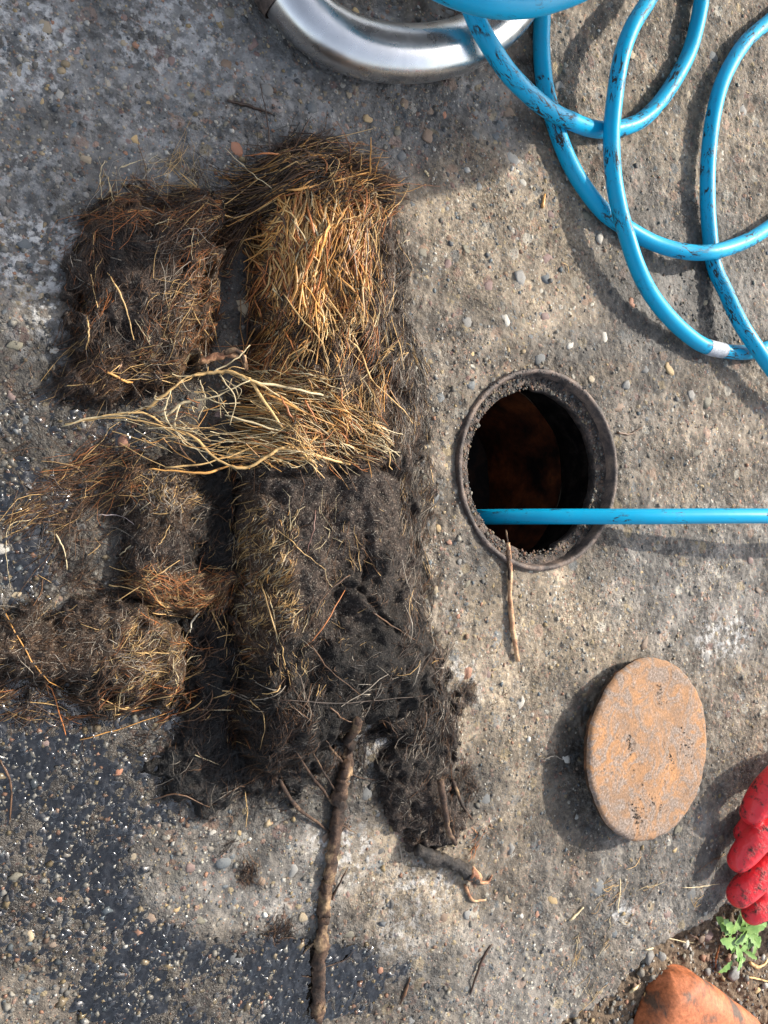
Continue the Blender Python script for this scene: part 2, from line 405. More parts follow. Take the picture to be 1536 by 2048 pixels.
def blob(cx, cy, rx, ry, soft=0.7):
    q = np.sqrt(((vpx - cx) / rx) ** 2 + ((vpy - cy) / ry) ** 2) + WARP[int(cx) % 3]
    return np.where(near, sstep(1 + soft / 2, 1 - soft / 2, q), 0)
def blobs(lst):
    o = np.zeros_like(XX)
    for b in lst: o = np.maximum(o, blob(*b[:4], *(b[5:] or (0.7,))) * (b[4] if len(b) > 4 else 1))
    return o
dry = blobs([(480, 1740, 190, 110), (50, 2010, 110, 70, .6)])
wetm = blobs([(130, 1560, 230, 200), (110, 1750, 200, 190), (330, 1950, 380, 130), (640, 1960, 170, 100), (330, 1560, 180, 80), (150, 1440, 260, 70), (40, 1120, 70, 110, .8), (100, 830, 130, 60, .8), (60, 980, 90, 90, .8), (240, 870, 90, 40, .8)]) * (1 - dry)
damp_shade = np.maximum(wetm, blobs([(150, 1640, 320, 330, .95), (330, 1960, 420, 150, .92), (330, 1560, 260, 100, .9), (640, 1970, 220, 110, .85), (60, 830, 360, 190, .95), (300, 870, 280, 160, .9), (120, 1080, 220, 140, .9), (560, 1590, 260, 70, .9), (420, 1250, 150, 350, .9), (560, 1560, 260, 90, .85), (1340, 600, 130, 110, .75), (1270, 420, 70, 110, .4),
        (1440, 560, 70, 120, .5), (1160, 690, 110, 50, .65), (1240, 870, 70, 110, .5), (1280, 1100, 110, 60, .45), (930, 1120, 60, 60, .6), (1170, 1530, 110, 150, .55), (700, 1840, 70, 50, .55),  # patches below the hose and left of the cover paint their shadows
        (960, 1580, 60, 50, .6), (1370, 1640, 110, 170, .35), (1110, 1780, 60, 40, .5), (1190, 1860, 60, 70, .45), (900, 680, 130, 90, .3), (150, 380, 130, 60, .45), (830, 1830, 60, 40, .5),
        (640, 230, 300, 130, .30), (470, 620, 60, 160, .85)]) * (1 - .9 * dry))  # last patch paints the shade between upper clump and column
damp_shade = np.clip(damp_shade + 0.16 * np.clip(fbm(XX, YY, 22, 4, 55), 0, 1), 0, 1)
tan = np.clip(blobs([(1010, 430, 190, 170), (1130, 1230, 160, 110), (930, 1380, 110, 90), (760, 1700, 120, 120, .85), (860, 1800, 110, 170, .95), (725, 1530, 60, 90, 1.0), (700, 1760, 90, 90, .9), (1090, 560, 120, 120, .8), (1330, 230, 130, 120, .5),
        (1060, 1290, 110, 120), (1040, 1500, 70, 160, .7), (1430, 1250, 120, 100, .35), (1500, 1990, 120, 100, .7), (560, 1700, 120, 80, .5)]) * 1.0 + .15 * fbm(XX, YY, 30, 3, 61), 0, 1)
grey = np.clip(blobs([(200, 250, 420, 420, .95), (640, 180, 380, 170, .95), (1400, 1150, 190, 180, .55), (1350, 1750, 200, 160, .5), (1380, 560, 180, 200, .4), (500, 1750, 200, 150, .6), (1000, 1950, 200, 120, .5)]), 0, 1)
lime = blobs([(60, 90, 130, 120, .9), (330, 60, 160, 90, .7), (90, 520, 150, 90, 1.0), (90, 650, 80, 90, .8), (400, 200, 260, 110, .4), (60, 380, 110, 80, .6), (580, 300, 120, 60, .35), (1245, 1826, 26, 24, 1.0, .3), (1440, 1270, 60, 50, .7), (660, 1680, 60, 50, .7), (790, 1860, 50, 80, .5), (740, 1500, 50, 60, .8), (690, 1700, 60, 60, .6), (850, 1770, 70, 60, .6), (920, 1360, 40, 40, .6)])
amp = 1.0 - 0.35 * tan
hg = 1.25 * amp * (0.0016 * perlin(XX * 11, YY * 11, 1) + 0.0013 * perlin(XX * 34, YY * 34, 2) + 0.0011 * perlin(XX * 95, YY * 95, 3) + 0.0010 * perlin(XX * 190, YY * 190, 4) + 0.0004 * perlin(XX * 380, YY * 380, 6))
# pitted spots and knobs of worn aggregate
kn = perlin(XX * 130, YY * 130, 9); hg = hg + 0.0016 * np.clip(kn - 0.28, 0, 1) - 0.0024 * np.clip(-kn - 0.42, 0, 1)
hg = hg * (1 - .10 * wetm) - 0.0012 * wetm
hg = np.where(near, hg, 0.0)
soil_h = -0.030 - 0.012 * sstep(.03, .0, sdS) + 0.006 * perlin(XX * 20, YY * 20, 12) + 0.004 * perlin(XX * 70, YY * 70, 13) + 0.0025 * perlin(XX * 170, YY * 170, 14)
hg = hg * (1 - soil) + soil_h * soil - 0.002 * sstep(-0.006, 0, sdS) * (1 - soil)
rp = np.hypot(XX - PITX, YY - PITY)
# worn dip around the frame
hg = hg - 0.0015 * sstep(PITR + .02, PITR, rp) * (rp < PITR + .03)
nX, nY = XX.shape
VG = np.stack([XX, YY, hg], -1).reshape(-1, 3)
ii, jj = np.meshgrid(np.arange(nX - 1), np.arange(nY - 1), indexing='ij')
FG = np.stack([ii * nY + jj, (ii + 1) * nY + jj, (ii + 1) * nY + jj + 1, ii * nY + jj + 1], -1).reshape(-1, 4)
fc = VG[FG].mean(1)
keep = np.hypot(fc[:, 0] - PITX, fc[:, 1] - PITY) > PITR - 0.0035
fs = soil.reshape(-1)[FG].min(1) > 0.5
def sub(Fs, Vs, at):
    u, inv = np.unique(Fs.ravel(), return_inverse=True)
    return Vs[u], inv.reshape(Fs.shape), {k: v[u] for k, v in at.items()}
AT = {'damp_shade': damp_shade.ravel(), 'wet': wetm.ravel(), 'tan': tan.ravel(), 'grey': grey.ravel(), 'lime': lime.ravel(), 'soil': soil.ravel()}
v_, f_, a_ = sub(FG[keep & ~fs], VG, AT)
ground = tag(link('concrete_ground', mesh_np('concrete_ground', v_, f_, M['concrete'], a_)), 'rough grey and tan concrete with exposed pebbles', kind='structure')
v_, f_, a_ = sub(FG[fs], VG, AT)
soil_o = tag(link('soil', mesh_np('soil', v_, f_, M['concrete'], a_)), 'brown soil beyond the broken concrete edge', kind='structure')

# height map used to lay things on the surface
i0 = len(gr); HM = hg[i0:i0 + len(gx), i0:i0 + len(gy)].copy(); GH = HM.copy()
HX, HY = np.meshgrid(gx, gy, indexing='ij')
def hmap(x, y, A=None):
    A = HM if A is None else A
    fx = np.clip((np.asarray(x, float) - gx[0]) / ST_, 0, A.shape[0] - 1.001); fy = np.clip((np.asarray(y, float) - gy[0]) / ST_, 0, A.shape[1] - 1.001)
    i = fx.astype(int); j = fy.astype(int); u = fx - i; v = fy - j
    return (A[i, j] * (1 - u) + A[i + 1, j] * u) * (1 - v) + (A[i, j + 1] * (1 - u) + A[i + 1, j + 1] * u) * v
def onsurf(px, py, lift=0.0, it=6):
    """place point on whatever surface is seen at this pixel"""
    z = np.zeros_like(np.asarray(px, float)) + 0.02
    for _ in range(it):
        x, y = G(px, py, z); z = 0.5 * z + 0.5 * (hmap(x, y) + lift)
    x, y = G(px, py, z); return np.stack([x, y, hmap(x, y) + lift], -1)

# standing water: a level film between the stones
WZ = -0.0008
wm = wetm[i0:i0 + len(gx), i0:i0 + len(gy)]
stp = 4
wxs, wys = gx[::stp], gy[::stp]; ww = wm[::stp, ::stp]
wi, wj = np.meshgrid(np.arange(len(wxs) - 1), np.arange(len(wys) - 1), indexing='ij')
FWt = np.stack([wi * len(wys) + wj, (wi + 1) * len(wys) + wj, (wi + 1) * len(wys) + wj + 1, wi * len(wys) + wj + 1], -1).reshape(-1, 4)
FWt = FWt[(ww.ravel()[FWt] > 0.30).all(1)]
WXm, WYm = np.meshgrid(wxs, wys, indexing='ij')
VW = np.stack([WXm, WYm, np.full_like(WXm, WZ) - 0.0035 * sstep(0.75, 0.30, ww)], -1).reshape(-1, 3)
v_, f_, _a = sub(FWt, VW, {})
tag(link('water', mesh_np('water', v_, f_, M['water'])), 'thin dark film of water between the pebbles', kind='structure')

# beads and lenses of water clinging to the stones
nb = 1500; bq = rng.uniform([-10, 780], [860, 2058], (nb * 4, 2)); bx, by = G(bq[:, 0], bq[:, 1]); okb = hmap(bx, by, wm) > rng.uniform(.3, .9, nb * 4); bx, by = bx[okb][:nb], by[okb][:nb]; nb = len(bx)
rings = [(0.0, 1.0)] + [(q, 1 - q * q) for q in (.35, .65, .88, 1.0)]; nsg = 9
Bv = np.array([(0, 0, 1.0)] + [(q * math.cos(2 * PI * k / nsg), q * math.sin(2 * PI * k / nsg), h_) for q, h_ in rings[1:] for k in range(nsg)]); Bf = [(0, 1 + k, 1 + (k + 1) % nsg) for k in range(nsg)]
for r_ in range(3):
    for k in range(nsg): a0 = 1 + r_ * nsg + k; a1 = 1 + r_ * nsg + (k + 1) % nsg; Bf += [(a0, a0 + nsg, a1 + nsg), (a0, a1 + nsg, a1)]
Bf = np.array(Bf); br = np.clip(rng.lognormal(math.log(.0021), .45, nb), .0009, .0055); ba = rng.uniform(0, 2 * PI, nb); be = rng.uniform(.45, 1.0, nb)
lob = 1 + .28 * np.sin(2 * np.arctan2(Bv[:, 1], Bv[:, 0])[None] + rng.uniform(0, 6, (nb, 1))) * np.hypot(Bv[:, 0], Bv[:, 1])[None] + .18 * np.sin(3 * np.arctan2(Bv[:, 1], Bv[:, 0])[None] + rng.uniform(0, 6, (nb, 1)))
lx_, ly_ = Bv[None, :, 0] * lob * br[:, None], Bv[None, :, 1] * lob * (br * be)[:, None]
bX = lx_ * np.cos(ba)[:, None] - ly_ * np.sin(ba)[:, None] + bx[:, None]; bY = lx_ * np.sin(ba)[:, None] + ly_ * np.cos(ba)[:, None] + by[:, None]
bZ = np.maximum(hmap(bx, by), WZ)[:, None] - .0004 + Bv[None, :, 2] * (br * rng.uniform(.20, .42, nb))[:, None]
tag(link('water_beads', mesh_np('water_beads', np.stack([bX, bY, bZ], -1).reshape(-1, 3), (Bf[None] + (np.arange(nb) * len(Bv))[:, None, None]).reshape(-1, 3), M['bead']), ground), kind='stuff')

# ------------------------------------------------------------------ outlines of the root masses (used for placing pebbles too)
CL = {
 'column': dict(h=.058, w=.078, warp=.8, poly=[(516, 400), (540, 340), (580, 300), (630, 292), (690, 318), (740, 352), (768, 400), (796, 450), (806, 520), (802, 600), (824, 680), (850, 760), (862, 830), (856, 950), (858, 1080), (866, 1200), (884, 1290),
    (872, 1380), (830, 1440), (770, 1450), (720, 1480), (640, 1510), (560, 1540), (490, 1530), (462, 1400), (466, 1200), (462, 1000), (474, 900), (496, 800), (516, 720), (524, 600), (516, 500)]),
 'upper': dict(h=.031, w=.062, warp=1.5, poly=[(140, 500), (180, 425), (250, 385), (320, 395), (380, 372), (446, 395), (450, 470), (424, 530), (446, 570), (436, 640), (404, 690), (428, 725), (380, 765), (300, 776), (210, 800), (120, 785), (150, 710), (128, 640), (142, 560)]),
 'middle': dict(h=.026, w=.048, warp=1.0, poly=[(222, 950), (270, 915), (340, 905), (420, 925), (440, 1000), (424, 1080), (410, 1130), (460, 1150), (480, 1200), (380, 1232), (290, 1222), (246, 1180), (236, 1120), (226, 1020)]),
 'lower': dict(h=.030, w=.055, warp=1.3, poly=[(-90, 1240), (-20, 1215), (60, 1222), (140, 1200), (230, 1192), (330, 1214), (376, 1258), (390, 1340), (372, 1405), (300, 1412), (230, 1430), (120, 1395), (40, 1372), (-20, 1350), (-90, 1330)]),
 'black': dict(h=.013, w=.030, warp=1.6, poly=[(396, 930), (478, 890), (482, 1480), (560, 1500), (650, 1470), (700, 1500), (650, 1550), (570, 1610), (500, 1600), (430, 1635), (330, 1600), (310, 1540), (348, 1480), (382, 1420), (376, 1300), (392, 1150)]),
 'tail': dict(h=.016, w=.030, warp=1.7, poly=[(740, 1360), (850, 1270), (896, 1330), (922, 1400), (926, 1500), (904, 1565), (935, 1640), (900, 1690), (860, 1712), (800, 1665), (776, 1600), (750, 1565), (768, 1480), (730, 1440)]),
}
for nm, c in CL.items():
    p = np.array(c['poly'], float); xl, xr = p[:, 0].min(), p[:, 0].max()
    zf = 0.5 * c['h'] * np.clip((p[:, 0] - xl) / (0.35 * (xr - xl)), 0, 1)
    x, y = G(p[:, 0], p[:, 1], zf); c['xy'] = np.stack([x, y], 1)

# ------------------------------------------------------------------ embedded pebbles (parts of the concrete) and grit
def stone_mesh(name, seed, mat, flat=0.34, sub_=2):
    import bmesh
    bm = bmesh.new(); bmesh.ops.create_icosphere(bm, subdivisions=sub_, radius=1.0)
    r = random.Random(seed); ph = [r.uniform(0, 6) for _ in range(6)]; el = r.uniform(.62, .95)
    pl = [(Vector((r.uniform(-1, 1), r.uniform(-1, 1), r.uniform(-.6, 1))).normalized(), r.uniform(.42, .80)) for _ in range(9)]
    for v in bm.verts:
        d = v.co.normalized()
        for n_, k_ in pl:
            e = v.co.dot(n_)
            if e > k_: v.co -= n_ * (e - k_) * .85
        s = 1 + .10 * math.sin(3 * d.x + ph[0]) + .08 * math.sin(4 * d.y + ph[1]) + .05 * math.sin(7 * d.x - 5 * d.y + ph[2])
        v.co = Vector((v.co.x * s, v.co.y * s * el, v.co.z * flat))
    me = bpy.data.meshes.new(name); bm.to_mesh(me); bm.free(); me.materials.append(mat)
    me.polygons.foreach_set('use_smooth', [True] * len(me.polygons)); return me
PM = [[stone_mesh('pebble', 10 * k + q, m) for q in range(3)] for k, m in enumerate(PEB)]
def inside_any(x, y, margin=-0.004):
    b = False
    for c in CL.values():
        if poly_sd(np.array([x]), np.array([y]), c['xy'])[0] > margin: b = True
    return b
pebbles = []
def pebble(px, py, size_px, k, rot=None, q=None, proud=0.25):
    x, y = (float(t) for t in G(px, py)); d = float(PX(x, y, 0)[2]); r = 0.5 * size_px * d / FP
    o = bpy.data.objects.new('pebble', PM[k][q if q is not None else random.randrange(3)]); COL.objects.link(o); o.parent = ground
    o.scale = (r, r, r); o.rotation_euler = (random.uniform(-.12, .12), random.uniform(-.12, .12), rot if rot is not None else random.uniform(0, 6.28))
    o.location = (x, y, float(hmap(x, y, GH)) - r * .30 + max(0.0004, min(.0014, r * proud * .7))); pebbles.append((x, y, r)); return o
S_, TN, PL, OL, OC, PA, DK, BR, BK, GY = range(10)
hand = [(945, 708, 38, OC, 1.2), (978, 575, 40, PL, 1.0), (1010, 640, 30, PA, 1.4), (1046, 640, 26, OL, 1.9), (1088, 635, 32, PL, .3), (1210, 672, 44, PA, 2.2), (1140, 690, 26, PA, .6), (1085, 715, 36, S_, .4), (1030, 318, 50, PA, -.3), (990, 272, 36, S_, 0),
        (858, 268, 46, BR, .5), (806, 305, 36, S_, .8), (797, 262, 24, OL, 1), (848, 506, 36, OL, .2), (1096, 516, 44, PL, .8), (1040, 555, 44, GY, 0), (1092, 555, 50, S_, .1), (896, 530, 28, PL, 1.2), (955, 375, 30, S_, 1), (1045, 362, 28, PA, 0),
        (1000, 250, 20, S_, 2), (938, 770, 34, S_, 0), (1095, 740, 30, DK, 1), (475, 1915, 46, S_, .5), (265, 1852, 30, PA, .4), (108, 705, 28, PA, 2.6), (240, 1545, 22, BK, 1.2), (445, 1725, 36, S_, .5), (383, 1735, 30, PL, .2), (240, 1775, 26, PA, 1.3),
        (60, 1870, 40, TN, 1.3), (300, 1840, 28, BR, 0), (355, 1820, 20, OC, .1), (118, 1800, 20, BK, .3), (105, 1890, 18, BR, 0), (480, 1665, 18, OC, 1), (270, 1715, 30, TN, .2), (1262, 110, 34, TN, 1.2), (1320, 345, 36, OL, 1.2), (1484, 220, 40, GY, 1.3),
        (1100, 430, 26, PL, .2), (1060, 430, 30, OL, 1), (735, 1500, 32, GY, .4), (735, 1590, 34, S_, .9), (700, 1870, 36, OL, .2), (1260, 1930, 20, DK, 0), (1340, 740, 34, OC, 1.9), (1380, 790, 30, GY, 0), (1290, 740, 32, S_, .5), (1250, 770, 30, GY, 1),
        (1170, 430, 36, OL, .3), (700, 190, 26, TN, .5), (735, 235, 28, OC, 0), (810, 205, 36, BR, .4), (620, 220, 36, S_, .8), (465, 25, 36, OL, .4), (300, 205, 22, OC, 0), (85, 200, 24, OC, 1), (250, 85, 22, TN, 1), (50, 485, 40, S_, .6), (22, 425, 32, GY, 1), (88, 525, 24, BR, 0),
        (28, 690, 40, OL, .4), (80, 590, 26, TN, 1.3), (10, 420, 24, GY, 0), (220, 380, 26, S_, 1), (25, 1160, 30, DK, .5), (70, 1025, 46, DK, .7), (160, 1055, 50, DK, .3), (30, 1190, 30, TN, .3), (130, 1185, 30, DK, 0), (1180, 760, 24, TN, 0), (870, 1000, 34, S_, .2),
        (882, 800, 30, S_, 1), (880, 960, 30, GY, .6), (870, 1180, 26, TN, 1), (880, 1060, 26, OC, 1.6), (1330, 1325, 16, S_, 0), (1447, 1570, 26, DK, 0), (1410, 1315, 34, GY, .5), (1240, 1120, 24, DK, 0), (1500, 1120, 24, PL, .3), (940, 130, 44, BR, .3), (960, 170, 40, TN, .4),
        (535, 25, 30, PL, .8), (1025, 75, 34, PA, -.4), (640, 195, 20, BR, .5), (575, 60, 18, OC, .2), (505, 90, 30, PL, 1.2), (1350, 1700, 20, OC, 0), (970, 1600, 44, S_, .8), (600, 1980, 40, GY, .5), (560, 2010, 46, GY, .1), (660, 1940, 40, S_, .2)]
for a in hand: pebble(*a[:4], rot=a[4])
kinds = [S_, S_, TN, TN, PL, OL, OL, OC, PA, DK, BR, BR, BK, GY, GY, GY]
tries = 0
while len(pebbles) < 298 and tries < 6000:
    tries += 1
    px, py = random.uniform(5, 1531), random.uniform(5, 2043)
    x, y = (float(t) for t in G(px, py)); s = random.choice([14, 16, 18, 20, 22, 26, 30, 34, 40, 46]); r = .5 * s * float(PX(x, y, 0)[2]) / FP
    if math.hypot(x - PITX, y - PITY) < PITR + r + .002 or poly_sd(np.array([x]), np.array([y]), soil_poly)[0] > -.008: continue
    if inside_any(x, y, -.002): continue
    if any((x - a) ** 2 + (y - b) ** 2 < (r + c) ** 2 * 1.2 for a, b, c in pebbles): continue
    pebble(px, py, s, random.choice(kinds), proud=random.uniform(.05, .3))

def scatter_stones(name, P, R, C, parent=None, kind='stuff', flat=(.5, .9), sink=.25, mat=None):
    """many tiny faceted stones as one mesh: 8-face octahedra pushed about"""
    n = len(P); base = np.array([(1, 0, 0), (0, 1, 0), (-1, 0, 0), (0, -1, 0), (0, 0, 1), (0, 0, -1), (.7, .7, .45), (-.7, .7, .4), (-.7, -.7, .5), (.7, -.7, .4)], float)
    tri = np.array([(0, 6, 4), (6, 1, 4), (1, 7, 4), (7, 2, 4), (2, 8, 4), (8, 3, 4), (3, 9, 4), (9, 0, 4), (0, 5, 6), (6, 5, 1), (1, 5, 7), (7, 5, 2), (2, 5, 8), (8, 5, 3), (3, 5, 9), (9, 5, 0)])
    B = base[None] * rng.uniform(.65, 1.15, (n, 10, 1)); B[:, :, 2] *= rng.uniform(*flat, (n, 1)); B[:, :, 0] *= rng.uniform(.8, 1.5, (n, 1))
    a = rng.uniform(0, 2 * PI, n); ca, sa = np.cos(a)[:, None], np.sin(a)[:, None]
    X = B[:, :, 0] * ca - B[:, :, 1] * sa; Y = B[:, :, 0] * sa + B[:, :, 1] * ca
    V = np.stack([X, Y, B[:, :, 2]], -1) * R[:, None, None] + P[:, None, :]; V[:, :, 2] += (R * (1 - 2 * sink) * .35)[:, None]
    F = (tri[None] + (np.arange(n) * 10)[:, None, None]).reshape(-1, 3)
    return tag(link(name, mesh_np(name, V.reshape(-1, 3), F, mat or M['grit'], {'col': np.repeat(C, 10, 0)}, smooth=True), parent), kind=kind)
pal_grit = np.array([(.16, .15, .13), (.30, .23, .14), (.09, .085, .08), (.24, .15, .10), (.12, .14, .15), (.22, .20, .16), (.36, .33, .27), (.30, .16, .10), (.46, .44, .39), (.31, .23, .12), (.19, .17, .14), (.26, .24, .20), (.13, .125, .115), (.20, .185, .155), (.10, .105, .11), (.17, .155, .13)])
n = 17000
gpx, gpy = rng.uniform(-10, 1546, n), rng.uniform(-10, 2058, n)
x, y = G(gpx, gpy); ok = (np.hypot(x - PITX, y - PITY) > PITR + .003) & (poly_sd(x, y, soil_poly) < -.004)
dens = 0.45 + 0.55 * sstep(-.1, .5, fbm(x, y, 9, 3, 71)); ok &= rng.uniform(0, 1, n) < dens
x, y = x[ok], y[ok]; R = np.clip(rng.lognormal(math.log(.00105), .42, len(x)), .0006, .0032)
C = pal_grit[rng.integers(0, len(pal_grit), len(x))] * rng.uniform(.7, 1.15, (len(x), 1))
wv = hmap(x, y, damp_shade[i0:i0 + len(gx), i0:i0 + len(gy)]); C = C * (1 - .58 * wv[:, None])
scatter_stones('grit', np.stack([x, y, hmap(x, y, GH) - R * .15], -1), R, C, ground)
n = 4200; gpx, gpy = rng.uniform(-10, 860, n), rng.uniform(760, 2058, n); x, y = G(gpx, gpy); ok = hmap(x, y, wm) > rng.uniform(.15, .8, n); x, y = x[ok], y[ok]
R = np.clip(rng.lognormal(math.log(.0015), .45, len(x)), .0009, .0042); C = pal_grit[rng.integers(0, len(pal_grit), len(x))] * rng.uniform(.25, .7, (len(x), 1))
scatter_stones('wet_stones', np.stack([x, y, np.full_like(x, WZ) - R * .42], -1), R, C, ground, flat=(.45, .8), mat=M['wet_stone'])
# stones in the soil
n = 1500; gpx, gpy = rng.uniform(1090, 1560, n), rng.uniform(1700, 2070, n); x, y = G(gpx, gpy, -.03); ok = poly_sd(x, y, soil_poly) > .004
x, y = x[ok], y[ok]; R = np.clip(rng.lognormal(math.log(.0018), .5, len(x)), .0008, .006)
scatter_stones('soil_stones', np.stack([x, y, hmap(x, y, GH)], -1), R, pal_grit[rng.integers(0, len(pal_grit), len(x))] * .9, soil_o)
for px, py, s, k in ((1328, 1915, 32, GY), (1300, 1920, 44, GY), (1470, 1950, 44, GY), (1440, 1935, 22, S_), (1420, 1945, 24, GY), (1420, 1875, 30, PL), (1380, 1895, 24, PA), (1520, 1985, 22, OC), (1405, 1880, 22, BR)):
    x, y = (float(t) for t in G(px, py, -.025)); d = float(PX(x, y, -.025)[2]); r = .5 * s * d / FP
    o = bpy.data.objects.new('pebble', PM[k][random.randrange(3)]); COL.objects.link(o); o.parent = soil_o; o.scale = (r, r, r * 1.3); o.rotation_euler = (.1, -.1, random.uniform(0, 6))
    o.location = (x, y, float(hmap(x, y, GH)) + r * .2)

# ------------------------------------------------------------------ drain frame, pit, cover
fr = empty('drain_ring', (PITX, PITY, 0), 'round old iron drain ring set in the concrete, open over a dark pit', 'drain ring')
def notch(k, a, r):
    d1 = abs((a - math.radians(97) + PI) % (2 * PI) - PI); d2 = abs((a - math.radians(272) + PI) % (2 * PI) - PI)
    r2 = r + .00035 * math.sin(17 * a + k) + .0003 * math.sin(31 * a + 2 * k)
    if k >= 3 and k <= 5: r2 += .0090 * float(sstep(.135, .085, d1)) + .0045 * float(sstep(.30, .26, d2))
    return r2
R0 = PITR
V, F = lathe([(R0 + .0004, -.03), (R0 + .0004, .0022), (R0 - .0008, .0036), (R0 - .0036, .0034), (R0 - .0048, .0018), (R0 - .0054, -.010)], 160, lambda k, a, r: r + .0004 * math.sin(23 * a + k) * math.sin(7 * a))
link('rim', mesh_list('rim', V, F, M['iron']), fr, (0, 0, 0))
V, F = lathe([(R0 - .0046, -.0085), (R0 - .0100, -.0098), (R0 - .0150, -.0095), (R0 - .0186, -.0100), (R0 - .0196, -.0120), (R0 - .0190, -.020), (R0 - .0100, -.024), (R0 - .003, -.0295)], 160, notch)
V[:, 2] += np.where(V[:, 2] > -.011, .0012 * fbm(V[:, 0], V[:, 1], 160, 3, 5), 0)
ledge = link('seat_ledge', mesh_list('seat_ledge', V, F, M['ledge']), fr, (0, 0, 0))
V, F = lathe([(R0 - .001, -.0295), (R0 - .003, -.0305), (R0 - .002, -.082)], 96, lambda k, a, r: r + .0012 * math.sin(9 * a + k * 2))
link('pit_neck', mesh_list('pit_neck', V, F, M['neck_shade']), fr, (0, 0, 0))
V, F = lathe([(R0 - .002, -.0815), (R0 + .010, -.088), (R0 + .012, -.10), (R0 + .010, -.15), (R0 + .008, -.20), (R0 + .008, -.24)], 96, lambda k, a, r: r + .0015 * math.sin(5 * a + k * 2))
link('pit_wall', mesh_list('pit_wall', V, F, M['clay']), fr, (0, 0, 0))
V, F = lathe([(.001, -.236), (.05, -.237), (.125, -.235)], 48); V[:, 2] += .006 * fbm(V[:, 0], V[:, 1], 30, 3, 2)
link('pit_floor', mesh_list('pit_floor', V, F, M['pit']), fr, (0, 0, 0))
# crumbs on the ledge
n = 2000; a = rng.uniform(0, 2 * PI, n); r = rng.uniform(R0 - .0190, R0 - .0062, n); R = np.clip(rng.lognormal(math.log(.0007), .5, n), .0004, .0024)
cr = scatter_stones('crumbs', np.stack([r * np.cos(a), r * np.sin(a), np.full(n, -.0098)], -1), R, pal_grit[rng.integers(0, 8, n)] * .55, None)
cr.parent = ledge; cr.location = (0, 0, 0)
n = 260; a = rng.normal(math.radians(95), .5, n); r = rng.uniform(R0 - .019, R0 + .003, n); R = np.clip(rng.lognormal(math.log(.0008), .4, n), .0004, .0022)
cr = scatter_stones('mud_crumbs', np.stack([r * np.cos(a), r * np.sin(a), np.where(r > R0 - .006, .003, -.0095)], -1), R, np.full((n, 3), .035) * rng.uniform(.5, 1.6, (n, 1)), None)
cr.parent = ledge; cr.location = (0, 0, 0)

LX, LY = (float(t) for t in G(1310, 1499, .027)); LR = .0935
lid = empty('drain_cover', (LX, LY, .0235), 'rusty orange round iron drain cover lying tilted on the concrete', 'drain cover')
lid.rotation_euler = (math.radians(-1.5), math.radians(5.2), .3)
_jag = np.random.default_rng(11).normal(0, 1, 160)
def lr(k, a, r):
    q = int(a / (2 * PI) * 128) % 128; e = (.5 * _jag[q] + .5 * _jag[(q + 1) % 128]) * .0045 if k >= 7 or r > .08 else 0
    return r * (1 + .004 * math.sin(11 * a) + .003 * math.sin(29 * a) + .005 * math.sin(5 * a + 1) + e)
prof = [(.0005, .0012)] + [(LR * q, .0012 - .0010 * q) for q in (.12, .25, .4, .55, .7, .82, .92, .965)] + [(LR * .99, -.0012), (LR, -.0038)]
V, F = lathe(prof, 128, lr)
rr = np.hypot(V[:, 0], V[:, 1]); V[:, 2] += .0011 * fbm(V[:, 0], V[:, 1], 26, 4, 8) * (rr < LR * .97) + .0016 * sstep(.030, .020, np.hypot(V[:, 0] + .008, (V[:, 1] - .004) * .8))
plate = link('plate', mesh_list('plate', V, F, M['rust']), lid, (0, 0, 0))
V, F = lathe([(LR * .999, -.0036), (LR * .997, -.007), (LR * .965, -.0105), (LR * .90, -.0125), (LR * .80, -.014), (.0005, -.016)], 128, lr)
link('edge', mesh_list('edge', V, F, M['rust_side']), lid, (0, 0, 0))
V, F = lathe([(.07, -.0155), (.069, -.0235), (.060, -.0237), (.060, -.0155)], 64); link('skirt', mesh_list('skirt', V, F, M['rust_side']), lid, (0, 0, 0))
for (mx, my, ms, hh_) in ((.004, -.002, .0085, 1.0), (-.020, .012, .012, .35), (.018, -.014, .006, .8)):
    o = bpy.data.objects.new('rust_lump', PM[BR][1]); COL.objects.link(o); o.parent = plate; o.location = (mx, my, .0006); o.scale = (ms * .75, ms * 1.2, ms * hh_); o.rotation_euler = (0, 0, mx * 90)
for (mx, my, ms, nn) in ((-.030, .020, .009, 30), (.010, -.004, .007, 50), (.022, -.022, .010, 34), (-.046, -.052, .012, 60), (.03, .05, .010, 18), (.05, -.02, .02, 26), (-.02, -.03, .03, 40)):
    a = rng.uniform(0, 2 * PI, nn); r = ms * rng.uniform(0, 1, nn); R = rng.uniform(.0003, .0011, nn)
    c = scatter_stones('mud_clod', np.stack([mx + r * np.cos(a) * .6, my + r * np.sin(a) * 1.5, .0010 + 0 * a], -1), R, np.array([.085, .06, .042])[None] * rng.uniform(.4, 1.9, (nn, 1)), None, kind=None)
    c.parent = plate; c.location = (0, 0, 0)
